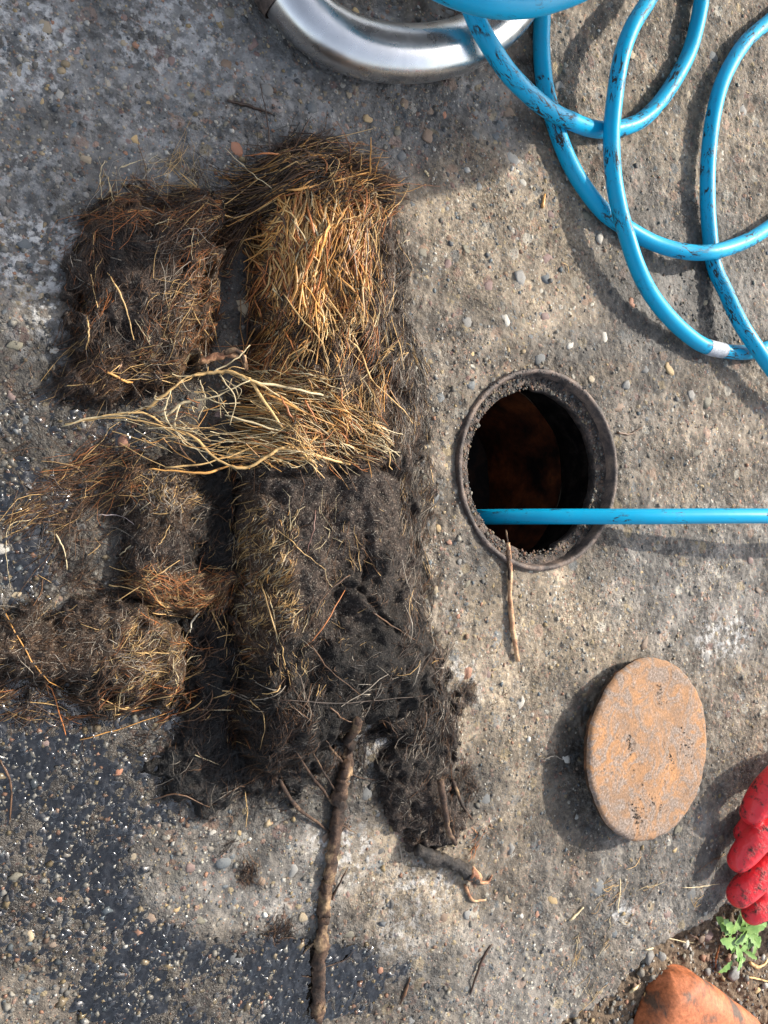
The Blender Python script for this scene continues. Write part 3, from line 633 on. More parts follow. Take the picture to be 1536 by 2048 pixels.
# ------------------------------------------------------------------ hoses
HR = 0.0083
def hpath(pts, per=8):
    P = []
    for (px, py, z) in pts:
        x, y = G(px, py, z); P.append((float(x), float(y), z))
    return smooth_path(P, per)
def hose(name, pts, mat, parent, r=HR, k=18):
    P = hpath(pts); V, F = tube(P, r, k); me = mesh_list(name, V, F, mat)
    sl_ = np.concatenate([[0], np.cumsum(np.linalg.norm(np.diff(P, axis=0), axis=1))]); aa = np.arange(k) * 2 * PI / k; off_ = rng.uniform(0, 3)
    hc = np.ones((len(P), k, 4), np.float32); hc[..., 0] = sl_[:, None] * .30 + off_; hc[..., 1] = r * np.cos(aa)[None]; hc[..., 2] = r * np.sin(aa)[None]
    me.attributes.new('hco', 'FLOAT_COLOR', 'POINT').data.foreach_set('color', hc.ravel()); return link(name, me, parent)
coil = empty('coiled_hose', (float(G(1300, 350)[0]), float(G(1300, 350)[1]), 0), 'mud smeared blue hose lying in loose overlapping loops on the concrete', 'hose')
hose('hose_loop', [(850, -640, .012), (862, -400, .020), (872, -250, .045), (890, -130, .058), (918, -50, .058), (950, 35, .0575), (978, 88, .055), (1018, 147, .046), (1068, 197, .036), (1108, 226, .0285), (1140, 241, .022), (1183, 257, .013), (1228, 259, .0095), (1278, 243, .0095), (1318, 206, .010), (1358, 146, .010), (1384, 88, .010), (1403, 0, .012), (1408, -80, .012), (1412, -240, .011), (1400, -480, .010), (1385, -700, .010)], M['hose'], coil)
hose('hose_loop', [(1130, -680, .010), (1112, -380, .010), (1094, -120, .012), (1087, -40, .010), (1084, 35, .0095), (1083, 100, .0092), (1090, 172, .0092), (1108, 242, .0092), (1133, 312, .0095), (1165, 370, .0098), (1208, 424, .0098), (1250, 454, .0098), (1308, 486, .012), (1368, 503, .019), (1424, 504, .0268), (1486, 485, .024), (1536, 456, .019), (1610, 400, .012), (1690, 315, .010), (1770, 200, .0095), (1800, 70, .0095)], M['hose'], coil)
c3 = [(1500, -700, .010), (1440, -400, .010), (1392, -230, .014), (1350, -110, .024), (1318, -40, .030), (1296, 2, .034), (1264, 55, .036), (1242, 118, .034), (1229, 200, .029), (1223, 275, .028), (1227, 350, .029), (1237, 410, .029), (1251, 462, .0285), (1273, 530, .026), (1303, 590, .021), (1348, 645, .015), (1398, 686, .011), (1440, 700, .0098), (1493, 705, .0092), (1540, 694, .0092), (1620, 655, .010), (1700, 630, .0098), (1770, 660, .0098), (1800, 740, .0095)]
taped = hose('hose_loop', c3, M['hose'], coil)
P3 = hpath(c3); px3 = PX(P3[:, 0], P3[:, 1], P3[:, 2])[0]; py3 = PX(P3[:, 0], P3[:, 1], P3[:, 2])[1]
sel = np.where((px3 > 1412) & (px3 < 1450) & (py3 > 600))[0]
V, F = tube(smooth_path(P3[sel], 3), HR + .0004, 18, False); link('tape_band', mesh_list('tape_band', V, F, M['tape']), taped)
hose('hose_loop', [(1800, 72, .0095), (1790, -20, .0095), (1740, -75, .010), (1665, -62, .012), (1590, 0, .012), (1536, 44, .012), (1488, 88, .012), (1448, 156, .013), (1428, 225, .014), (1418, 300, .014), (1415, 375, .013), (1418, 450, .011), (1428, 530, .0095), (1452, 585, .014), (1480, 645, .022), (1516, 700, .027), (1548, 745, .026), (1600, 815, .018), (1680, 870, .0105), (1760, 840, .0095), (1800, 738, .0095)], M['hose'], coil)
top = empty('looped_hose_end', (float(G(1010, 10, .12)[0]), float(G(1010, 10, .12)[1]), 0), 'clean bright blue hose bend arching above the steel tube', 'hose')
hose('hose_bend', [(560, -700, .0115), (600, -500, .018), (650, -330, .05), (760, -120, .09), (850, -46, .112), (930, -8, .12), (1012, 8, .12), (1100, -2, .116), (1200, -46, .108), (1300, -140, .09), (1380, -300, .05), (1440, -480, .018), (1500, -680, .0115)], M['hose_clean'], top, r=.0105)
run = empty('jetting_hose', (float(G(1250, 1033)[0]), float(G(1250, 1033)[1]), 0), 'blue hose running straight across from the right into the open drain', 'hose')
hose('hose_run', [(840, 1040, -.16), (905, 1036, -.105), (965, 1034, -.058), (1080, 1033, -.018), (1200, 1033, .0125), (1300, 1033, .034), (1420, 1032, .052), (1540, 1032, .066), (1700, 1033, .080), (1900, 1032, .088), (2200, 1090, .060), (2500, 1240, .0095), (2700, 1380, .0090)], M['hose_clean'], run, r=.0080)

# ------------------------------------------------------------------ bent steel tube
steel_pts = [(500, -190), (525, -110), (556, -45), (594, 12), (640, 56), (694, 86), (755, 103), (828, 108), (900, 97), (957, 73), (1004, 38), (1040, -10), (1062, -70), (1066, -150)]
SR = .0228
bt = empty('steel_tube', (float(G(828, 100)[0]), float(G(828, 100)[1]), 0), 'thick polished steel tube bent in a half circle on the concrete', 'tube')
P = []
for a, b in steel_pts:
    x, y = G(a, b, SR + .001); P.append((float(x), float(y), SR + .001))
P = smooth_path(P, 8); V, F = tube(P, SR, 40)
link('bent_tube', mesh_list('bent_tube', V, F, M['steel']), bt)
pxs, pys, _ = PX(P[:, 0], P[:, 1], P[:, 2]); kk = int(np.argmin(np.hypot(pxs - 570, pys + 24)))
V, F = tube(P[kk - 2:kk + 3], SR + .0022, 40, False); link('collar', mesh_list('collar', V, F, M['iron']), bt)

# ------------------------------------------------------------------ root masses
PAL = {'straw': (.58, .37, .15), 'gold': (.60, .30, .085), 'pale': (.60, .48, .28), 'orange': (.38, .135, .04), 'brown': (.125, .064, .031), 'umber': (.050, .028, .017), 'black': (.014, .011, .010), 'grey': (.30, .255, .20)}
def pick(n, w):
    k = list(w); p = np.array([w[q] for q in k], float); p /= p.sum()
    return np.array([PAL[q] for q in k])[rng.choice(len(k), n, p=p)]
def rand_in(poly, n):
    P = np.array(poly, float); lo, hi = P.min(0), P.max(0); out = np.zeros((0, 2))
    while len(out) < n:
        q = rng.uniform(lo, hi, (n * 2 + 20, 2)); out = np.vstack([out, q[poly_sd(q[:, 0], q[:, 1], P) > 0]])
    return out[:n]
def fibers(zones, S=6):
    """zones: (poly_px, n, angle_deg, spread_deg, (len mm), (rad mm), palette, lift mm, arch mm) -> V, F, C"""
    Vs, Fs, Cs = [], [], []; off = 0
    for (poly, n, ang, spr, ln, rd, pal, lift, arch) in zones:
        press = .42 if rd[1] < .40 else 1.0; lift = lift * press; arch = arch * press
        nt = max(1, n // 5); q = rand_in(poly, nt * 2); dn = perlin(q[:, 0] / 34, q[:, 1] / 34, 77) + .35 * rng.normal(0, 1, len(q)); q = q[np.argsort(-dn)[:int(nt * 1.5)]]; rng.shuffle(q); q = q[:nt]
        idx_ = rng.integers(0, nt, n); C0 = onsurf(q[:, 0], q[:, 1])[:, :2]; P0 = C0[idx_] + rng.normal(0, .0030, (n, 2))
        flow = 1.5 * perlin(P0[:, 0] * 26, P0[:, 1] * 26, 78) + .45 * rng.normal(0, 1, nt)[idx_] + .35 * rng.normal(0, 1, n)
        a = np.radians(ang + spr * flow) + np.where(rng.random(n) < .5, PI, 0)
        L = rng.uniform(ln[0], ln[1], n) * .001 * np.exp(rng.normal(-.05, .40, n)); stf = .75 if rd[1] < .4 else .45; cur = rng.normal(0, .45 * stf, n); wob = rng.normal(0, .24 * stf, (n, S))
        kink = rng.integers(1, S, n); ka = rng.normal(0, .6, n) * (rng.random(n) < .35)
        p = P0 - .5 * L[:, None] * np.stack([np.cos(a), np.sin(a)], -1); pts = []
        rb = rng.uniform(rd[0], rd[1], n) * .001 * np.exp(rng.normal(0, .25, n))
        for s in range(S):
            pts.append(p.copy()); th = a + cur * (s / (S - 1) - .3) * 2 + wob[:, s] + ka * (s >= kink)
            p = p + (L / (S - 1))[:, None] * np.stack([np.cos(th), np.sin(th)], -1)
        P = np.stack(pts, 1); t = np.linspace(0, 1, S)[None]
        z = hmap(P[..., 0], P[..., 1])
        zs = z.copy(); zs[:, 1:-1] = (z[:, :-2] + z[:, 1:-1] + z[:, 2:]) / 3; z = np.maximum(zs, z - .002)
        tilt = rng.normal(0, 1, (n, 1)) * .0022
        z = z + (rng.uniform(-.15, 1, n)[:, None] * lift + np.abs(rng.normal(0, 1, n))[:, None] * arch * np.sin(PI * t)) * .001 + tilt * (t - .5)
        P = np.concatenate([P, z[..., None]], -1)
        T = np.gradient(P, axis=1); T /= np.linalg.norm(T, axis=-1, keepdims=True) + 1e-9
        U = np.cross(T, np.array([0, 0, 1.0])); U /= np.linalg.norm(U, axis=-1, keepdims=True) + 1e-9; W = np.cross(U, T)
        r = rb[:, None] * (.55 + .45 * np.sin(PI * np.clip(t * .8 + .12, 0, 1)))
        ks = np.arange(3) * 2 * PI / 3
        V = P[:, :, None, :] + r[..., None, None] * (np.cos(ks)[None, None, :, None] * U[:, :, None, :] + np.sin(ks)[None, None, :, None] * W[:, :, None, :])
        Vs.append(V.reshape(-1, 3))
        base = (np.arange(n) * S * 3)[:, None, None] + off
        i = np.arange(S - 1)[None, :, None] * 3; k = np.arange(3)[None, None, :]; k2 = (k + 1) % 3
        Fs.append(np.stack([base + i + k, base + i + k2, base + i + 3 + k2, base + i + 3 + k], -1).reshape(-1, 4)); off += n * S * 3
        c = np.where(rng.random((n, 1)) < .5, pick(nt, pal)[idx_], pick(n, pal)) * rng.uniform(.65, 1.2, (n, 1)) * (1 + .55 * perlin(P0[:, 0] * 40, P0[:, 1] * 40, 79))[:, None].clip(.4, 1.5); mudk = np.where(rng.random((n, 1)) < .4, rng.uniform(.25, .8, (n, 1)), 1.0)
        c = c[:, None, :] * (1 + (mudk[:, None, :] - 1) * (t[..., None] > rng.uniform(.2, .8, (n, 1, 1))))
        Cs.append(np.repeat(c, 3, 1).reshape(-1, 3))
    return np.concatenate(Vs), np.concatenate(Fs), np.concatenate(Cs)
SLUDGE_SHADE = {'column': [(690, 1400, 250, 150, .95), (560, 1480, 170, 120, 1), (770, 1310, 130, 110, .85), (740, 1180, 60, 90, .6), (840, 1000, 30, 160, .5), (480, 1420, 60, 120, .9)], 'tail': [(800, 1450, 110, 130, .7)], 'upper': [(250, 480, 80, 60, .7), (240, 700, 60, 60, .6), (330, 620, 50, 60, .5)], 'middle': [(420, 1040, 40, 130, 1), (230, 1130, 40, 60, .8)], 'lower': [(120, 1390, 260, 40, .8), (30, 1240, 60, 40, .6)]}  # black mud, plus gap shadow painted onto the cores
def core(nm, straw_blobs, fleck=.5, lump=1.0, cracks=()):
    """height field of one matted mass; raises the height map; returns mesh data"""
    global HM
    c = CL[nm]; xy = c['xy']; lo, hi = xy.min(0) - .02, xy.max(0) + .02
    ia, ib = np.searchsorted(gx, [lo[0], hi[0]]); ja, jb = np.searchsorted(gy, [lo[1], hi[1]])
    ia, ja = max(ia, 1), max(ja, 1); X, Y = HX[ia:ib, ja:jb], HY[ia:ib, ja:jb]
    kw = c['warp']; wxx = X + kw * (.006 * perlin(X * 28, Y * 28, 40) + .007 * perlin(X * 60, Y * 60, 41) + .005 * perlin(X * 150, Y * 150, 42)); wyy = Y + kw * (.006 * perlin(X * 28, Y * 28, 39) + .007 * perlin(X * 60, Y * 60, 43) + .005 * perlin(X * 150, Y * 150, 44))
    d = poly_sd(wxx, wyy, xy); p0x, _q, _r = PX(X, Y, np.zeros_like(X)); xa, xb = min(p[0] for p in c['poly']), max(p[0] for p in c['poly'])
    f0 = np.clip((p0x - xa) / (xb - xa), 0, 1); we = c['w'] * ((.30 + .70 * sstep(.0, .45, f0)) if nm == 'column' else (1 - .62 * sstep(.5, .95, f0)) if nm in ('upper', 'middle', 'lower') else 1.0)
    t = np.clip(d / we, 0, 1); pr = np.sqrt(np.clip(1 - (1 - t) ** 2, 0, 1))
    px, py, _ = PX(X, Y, c['h'] * pr)
    h = c['h'] * pr * (1 + lump * (.16 * perlin(X * 22, Y * 22, 46) + .12 * perlin(X * 48, Y * 48, 47))) + lump * pr ** .5 * (.0022 * perlin(X * 110, Y * 110, 48) + .0016 * perlin(X * 240, Y * 240, 49))
    for (pts, wpx, dep) in cracks:
        dm = np.full(X.shape, 1e9)
        for k in range(len(pts) - 1):
            x0, y0 = pts[k]; x1, y1 = pts[k + 1]; ex, ey = x1 - x0, y1 - y0
            tt = np.clip(((px - x0) * ex + (py - y0) * ey) / (ex * ex + ey * ey), 0, 1); dm = np.minimum(dm, np.hypot(px - x0 - tt * ex, py - y0 - tt * ey))
        h = h - dep * .001 * np.exp(-(dm / wpx) ** 2) * (d > 0)
    g = GH[ia:ib, ja:jb]; Z = np.where(d > 0, np.maximum(g + h, g - .003), -.012)
    old = HM[ia:ib, ja:jb]; HM[ia:ib, ja:jb] = np.where(d > 0, np.maximum(old, Z), old)
    st = np.zeros(X.shape)
    for (cx, cy, rx, ry, v) in straw_blobs:
        q = np.sqrt(((px - cx) / rx) ** 2 + ((py - cy) / ry) ** 2) + .35 * perlin(X * 40, Y * 40, 52); st = np.maximum(st, v * sstep(1.25, .65, q))
    sg = np.zeros(X.shape)
    for (cx, cy, rx, ry, v) in SLUDGE_SHADE.get(nm, []):
        q = np.sqrt(((px - cx) / rx) ** 2 + ((py - cy) / ry) ** 2) + .38 * fbm(X, Y, 34, 4, 53, .6); sg = np.maximum(sg, v * sstep(1.25, .7, q))
    nx, ny = X.shape; idx = np.arange(nx * ny).reshape(nx, ny)
    Fq = np.stack([idx[:-1, :-1], idx[1:, :-1], idx[1:, 1:], idx[:-1, 1:]], -1).reshape(-1, 4)
    ins = (d > 0).ravel(); Fq = Fq[ins[Fq].any(1)]
    V = np.stack([X, Y, Z], -1).reshape(-1, 3); Vb = V.copy(); Vb[:, 2] = -.0125
    Vv, Ff, at = sub(np.vstack([Fq, Fq[:, ::-1] + len(V)]), np.vstack([V, Vb]), {'straw': np.tile(st.ravel(), 2), 'fleck': np.tile(fleck * (1 - .8 * sg.ravel()), 2), 'sludge_shade': np.tile(sg.ravel(), 2)})
    return mesh_np('matted_core', Vv, Ff, M['sludge_shade'] if nm == 'black' else M['core'], at)
def clump(nm, name, label, cat, straw_blobs, zones, fleck=.5, group=None, lump=1.0, cracks=()):
    c = CL[nm]['xy'].mean(0); e = empty(name, (c[0], c[1], 0), label, cat, group)
    link('matted_core', core(nm, straw_blobs, fleck, lump, cracks), e)
    V, F, C = fibers(zones); tag(link('root_fibers', mesh_np('root_fibers', V, F, M['fiber'], {'col': C}), e), kind='stuff')
    return e
def strand(parent, pts, r, col, lift=1.5, name='root_strand', mat=None, k=6, zs=None, taper=(.8, .5), wig=.00025, lab=None):
    """one traced root: pts in photo pixels lying on the surface, or at heights zs"""
    p = np.array(pts, float)
    if zs is None: P = onsurf(p[:, 0], p[:, 1], lift * .001)
    else:
        z = np.array(zs, float); x, y = G(p[:, 0], p[:, 1], z); P = np.stack([x, y, z], 1)
    P = smooth_path(P, 5 if k < 14 else 9); n = len(P); s = np.linspace(0, 1, n)
    if zs is None: P[:, 2] = np.maximum(P[:, 2], hmap(P[:, 0], P[:, 1]) + .3 * lift * .001)
    P[1:-1] += rng.normal(0, wig, (n - 2, 3)) * np.array([1, 1, .6])
    R = r * .001 * np.interp(s, [0, .25, 1], [taper[0], 1, taper[1]]) * (1 + .22 * np.convolve(rng.normal(0, 1, n + 4), np.ones(5) / 5 ** .75, 'valid')).clip(.65, 1.4)
    V, F = tube(P, R, k, wob=(lambda i_, a_: 1 + .10 * np.sin(a_ * 3 + i_ * .35) + .10 * rng.normal(0, 1, (n, k))) if k >= 12 else None); me = bpy.data.meshes.new(name); me.from_pydata(V, [], F); me.polygons.foreach_set('use_smooth', [True] * len(me.polygons))
    if mat is None:
        c = np.array(PAL[col] if isinstance(col, str) else col) * rng.uniform(.85, 1.15)
        a = me.attributes.new('col', 'FLOAT_COLOR', 'POINT'); cc = np.ones((len(V), 4), np.float32); cc[:, :3] = c
        mud = np.repeat((rng.random(n) < .12) * .6, k); cc[:, :3] *= (1 - mud)[:, None]; a.data.foreach_set('color', cc.ravel())
    me.materials.append(mat or M['fiber']); me.update()
    o = link(name, me, parent)
    if lab: o['label'] = lab
    return o

FINE = (.13, .25); MED = (.22, .44); THK = (.42, .80)
box = lambda a, b, c, d: [(a, b), (c, b), (c, d), (a, d)]
# low black mat first (lies lowest, column shadow in the gap painted black), then the others
black = clump('black', 'root_mat', 'low black soaked root mat with painted gap shadow left of the big root column foot', 'root mat', [],
    [([(390, 1180), (476, 1150), (480, 1500), (600, 1530), (560, 1600), (430, 1620), (340, 1560), (350, 1480)], 500, 70, 60, (8, 26), FINE, {'black': 6, 'umber': 2, 'brown': .5}, 2, 2),
     (box(330, 1400, 620, 1640), 420, 40, 70, (10, 30), FINE, {'black': 5, 'umber': 2, 'brown': .6, 'grey': .25}, 2, 3),
     (box(385, 1230, 475, 1480), 70, 20, 50, (8, 20), MED, {'brown': 3, 'straw': .6, 'umber': 3}, 3, 3)], .15)
low = clump('lower', 'root_clump', 'brown speckled root clump by the left edge, lowest of the three left clumps', 'root clump', [(330, 1320, 110, 110, .55), (150, 1300, 200, 90, .25)],
    [(box(-60, 1205, 385, 1410), 1300, 10, 70, (4, 13), (.12, .24), {'brown': 4, 'umber': 4, 'grey': 2, 'black': 2, 'straw': .5}, 1.5, 1.5),
     ([(240, 1230), (370, 1250), (386, 1340), (360, 1400), (240, 1390)], 600, 15, 60, (7, 20), FINE, {'straw': 3, 'pale': 2, 'brown': 4, 'orange': 1, 'grey': 2}, 2, 2),
     (box(-30, 1370, 390, 1440), 260, 5, 40, (10, 30), MED, {'brown': 4, 'umber': 3, 'straw': 1, 'orange': 1}, 2, 2),
     (box(-30, 1330, 240, 1460), 160, 75, 30, (10, 28), FINE, {'brown': 3, 'umber': 4, 'grey': 1}, 2, 3)], .8)
mid = clump('middle', 'root_clump', 'dark root clump under the pale strand bundle, middle of the three left clumps', 'root clump', [(350, 1010, 80, 80, .35), (350, 1180, 110, 45, .8)],
    [([(235, 930), (390, 930), (410, 1100), (390, 1140), (240, 1130)], 800, 60, 70, (4, 11), (.12, .22), {'brown': 3, 'umber': 4, 'grey': 3, 'straw': .6, 'black': 2}, 1.2, 1.2),
     ([(260, 940), (390, 940), (400, 1010), (300, 1030)], 300, 20, 60, (5, 14), FINE, {'grey': 3, 'straw': 2, 'brown': 2}, 1.5, 1.2),
     ([(260, 1150), (470, 1140), (470, 1215), (290, 1220)], 650, 15, 45, (8, 24), FINE, {'orange': 3, 'brown': 4, 'straw': 2, 'pale': .7, 'umber': 2}, 2.5, 2.5),
     ([(120, 900), (250, 890), (300, 930), (250, 1010), (110, 1040), (40, 1090), (30, 1040), (90, 960)], 420, 30, 40, (14, 40), FINE, {'brown': 5, 'umber': 2, 'straw': 1.6, 'orange': 1}, 4, 4),
     ([(60, 960), (200, 920), (240, 1100), (100, 1200), (30, 1100)], 190, 60, 40, (12, 40), FINE, {'brown': 4, 'umber': 4, 'straw': .8, 'black': 2}, 2, 3),
     (box(130, 1120, 260, 1200), 160, 30, 50, (10, 26), FINE, {'umber': 4, 'black': 4, 'brown': 2}, 2, 2),
     (box(390, 920, 470, 1150), 140, 60, 50, (8, 24), FINE, {'black': 6, 'umber': 3, 'brown': 1}, 3, 3)], .7)
upp = clump('upper', 'root_clump', 'dark fuzzy root clump at upper left, largest of the three left clumps', 'root clump', [(390, 690, 60, 110, .75), (260, 420, 120, 50, .45), (420, 590, 40, 120, .6)],
    [(CL['upper']['poly'], 1100, 90, 60, (6, 20), FINE, {'umber': 5, 'black': 4, 'brown': 3, 'grey': 1}, 1.5, 1.5),
     ([(150, 430), (270, 370), (440, 380), (448, 460), (300, 440), (180, 490)], 650, 20, 45, (10, 30), FINE, {'brown': 5, 'umber': 3, 'orange': 2, 'straw': 1, 'gold': .5}, 3, 3),
     ([(330, 400), (450, 400), (440, 540), (420, 700), (300, 640)], 600, 50, 45, (12, 34), FINE, {'brown': 4, 'umber': 4, 'straw': 1.2, 'orange': 1, 'grey': 1.4}, 3, 4),
     ([(270, 660), (430, 610), (430, 740), (380, 770), (280, 770)], 600, 30, 60, (5, 15), FINE, {'brown': 3, 'orange': 1.2, 'straw': 1.4, 'pale': .8, 'umber': 3, 'grey': 2}, 1.5, 1.5),
     ([(130, 700), (300, 720), (380, 770), (200, 800), (115, 780)], 320, 25, 25, (14, 36), FINE, {'brown': 4, 'straw': 1.4, 'umber': 4}, 2.5, 3),
     ([(135, 480), (200, 430), (210, 760), (145, 760)], 420, 80, 40, (8, 24), FINE, {'orange': 1.2, 'brown': 4, 'umber': 5, 'straw': .5}, 2, 2.5),
     ([(395, 500), (450, 520), (440, 620), (420, 710), (390, 700)], 260, 40, 60, (5, 14), FINE, {'orange': 4, 'brown': 2, 'straw': 1}, 2.5, 2),
     ([(200, 310), (340, 310), (450, 360), (420, 400), (220, 400)], 90, 70, 50, (16, 44), (.13, .24), {'pale': 3, 'straw': 3, 'brown': 2, 'grey': 2}, 3, 7)], .4)
tail = clump('tail', 'root_mat', 'grey black hairy root mat tapering away below the big root column', 'root mat', [],
    [(CL['tail']['poly'], 1000, 65, 50, (5, 16), (.15, .26), {'black': 4, 'umber': 3, 'grey': 2.2, 'brown': 1}, 1.2, 1.2),
     ([(770, 1330), (900, 1300), (920, 1500), (780, 1500)], 300, 70, 40, (8, 24), (.15, .28), {'grey': 3, 'brown': 2, 'black': 2}, 1.5, 2),
     ([(860, 1280), (930, 1400), (930, 1560), (890, 1560)], 260, 75, 30, (12, 30), FINE, {'umber': 4, 'brown': 3, 'black': 2, 'grey': 1}, 1.5, 2),
     ([(840, 1560), (950, 1560), (960, 1700), (860, 1720)], 170, 60, 50, (8, 20), FINE, {'umber': 4, 'brown': 3, 'orange': .6, 'black': 3}, 3, 3),
     ([(740, 1440), (800, 1480), (800, 1660), (750, 1620)], 160, 60, 60, (6, 16), FINE, {'black': 4, 'umber': 3}, 1.5, 2)], .5)
bigc = clump('column', 'root_column', 'long pipe shaped mass of matted roots, straw coloured on top and black muddy below', 'root mass',
    [(630, 480, 150, 170, .3), (640, 640, 130, 150, .3), (640, 800, 150, 110, .35), (520, 1150, 70, 140, .45), (540, 1300, 90, 90, .25), (720, 840, 120, 80, .5)],  # core colour kept dark to stand in for occlusion between strands
    [(box(470, 900, 860, 1480), 1700, 80, 70, (3, 8), (.10, .18), {'umber': 4, 'black': 4, 'grey': 2.2, 'brown': 2.2, 'straw': .35}, 1.0, 1.0),
     ([(520, 440), (760, 420), (790, 700), (740, 900), (500, 900)], 1700, 82, 32, (10, 30), MED, {'straw': 4, 'gold': 3, 'orange': 2.5, 'brown': 3, 'umber': 3, 'pale': 1}, 3, 2.5),
     ([(520, 440), (760, 420), (790, 700), (740, 900), (500, 900)], 700, 70, 70, (5, 14), FINE, {'straw': 3, 'gold': 2, 'orange': 2, 'brown': 4, 'umber': 4, 'pale': 1}, 1.5, 2),
     ([(540, 410), (700, 400), (720, 560), (640, 650), (540, 560)], 800, 85, 26, (16, 44), THK, {'straw': 4, 'gold': 5, 'orange': 3, 'pale': 1.2, 'brown': 1}, 4, 3),
     ([(520, 340), (600, 285), (700, 310), (765, 350), (770, 420), (640, 390), (540, 400), (490, 460), (470, 440)], 900, 18, 22, (22, 55), MED, {'brown': 5, 'umber': 6, 'straw': 2, 'gold': 1.6, 'orange': 1.5, 'black': 2}, 5, 4),
     ([(540, 310), (600, 285), (640, 300), (540, 380), (470, 500), (450, 480), (500, 380)], 420, 48, 16, (24, 60), MED, {'umber': 6, 'brown': 4, 'straw': 1.6, 'black': 2}, 4, 3),
     ([(640, 330), (760, 350), (790, 440), (700, 460)], 320, 45, 32, (14, 36), MED, {'straw': 4, 'gold': 4, 'orange': 2, 'pale': 1, 'brown': 2}, 5, 4),
     ([(760, 380), (806, 450), (815, 640), (850, 760), (862, 900), (800, 900), (750, 700), (745, 500)], 1700, 86, 32, (8, 26), FINE, {'umber': 6, 'brown': 4, 'black': 4, 'straw': .8, 'grey': 1.6}, 2.5, 2),
     ([(780, 600), (860, 740), (866, 1000), (860, 1250), (820, 1250), (790, 900)], 1300, 82, 32, (8, 26), FINE, {'umber': 5, 'brown': 4, 'black': 4, 'grey': 3, 'straw': .8}, 2, 2),
     ([(500, 740), (620, 740), (770, 860), (760, 920), (560, 940), (480, 920)], 900, -28, 25, (10, 34), MED, {'straw': 5, 'pale': 4, 'gold': 2, 'orange': 1.2, 'brown': 2}, 5, 3),
     ([(470, 1000), (590, 1040), (600, 1250), (480, 1270)], 800, 65, 32, (4, 10), (.14, .28), {'straw': 4, 'pale': 2, 'gold': 1, 'brown': 3, 'grey': 2}, 1.8, 1.8),
     ([(470, 1200), (640, 1200), (640, 1400), (470, 1400)], 380, 80, 40, (5, 13), (.12, .24), {'straw': 2, 'brown': 3, 'umber': 4, 'grey': 2, 'pale': .8}, 2, 2),
     (box(480, 1270, 880, 1500), 900, 45, 70, (5, 14), (.14, .26), {'black': 8, 'umber': 1.6, 'grey': .5, 'brown': .5}, 2, 2),
     (box(520, 1220, 880, 1460), 80, 30, 70, (14, 40), MED, {'brown': 3, 'umber': 4, 'straw': 1, 'grey': 1.5}, 3, 3),
     (box(560, 1000, 760, 1250), 90, 70, 40, (10, 26), FINE, {'straw': 2, 'brown': 3, 'pale': 1}, 2, 2),
     ([(460, 900), (500, 900), (490, 1500), (455, 1500)], 420, 82, 30, (5, 16), (.14, .26), {'brown': 4, 'umber': 4, 'orange': 1, 'straw': 1.4}, 2.5, 2.5),
     ([(500, 500), (540, 480), (540, 760), (505, 780)], 300, 80, 25, (14, 40), MED, {'orange': 3, 'brown': 4, 'gold': 1.5, 'umber': 2}, 3, 3),
     ([(470, 1400), (640, 1440), (600, 1560), (480, 1560)], 700, 75, 50, (8, 24), FINE, {'black': 5, 'umber': 3, 'brown': 1.5}, 3, 3),
     ([(560, 1480), (760, 1440), (720, 1560), (520, 1580)], 350, 70, 40, (10, 32), FINE, {'black': 5, 'umber': 3, 'brown': 1}, 2, 3)], .75,
    cracks=[([(500, 948), (600, 950), (700, 946), (780, 935)], 6, 6), ([(770, 940), (815, 960), (830, 1040)], 6, 4), ([(735, 1075), (740, 1130), (722, 1180), (760, 1230), (800, 1270)], 6, 7), ([(690, 1170), (722, 1180)], 5, 4)])
zz = onsurf(np.array([560.0]), np.array([600.0]))
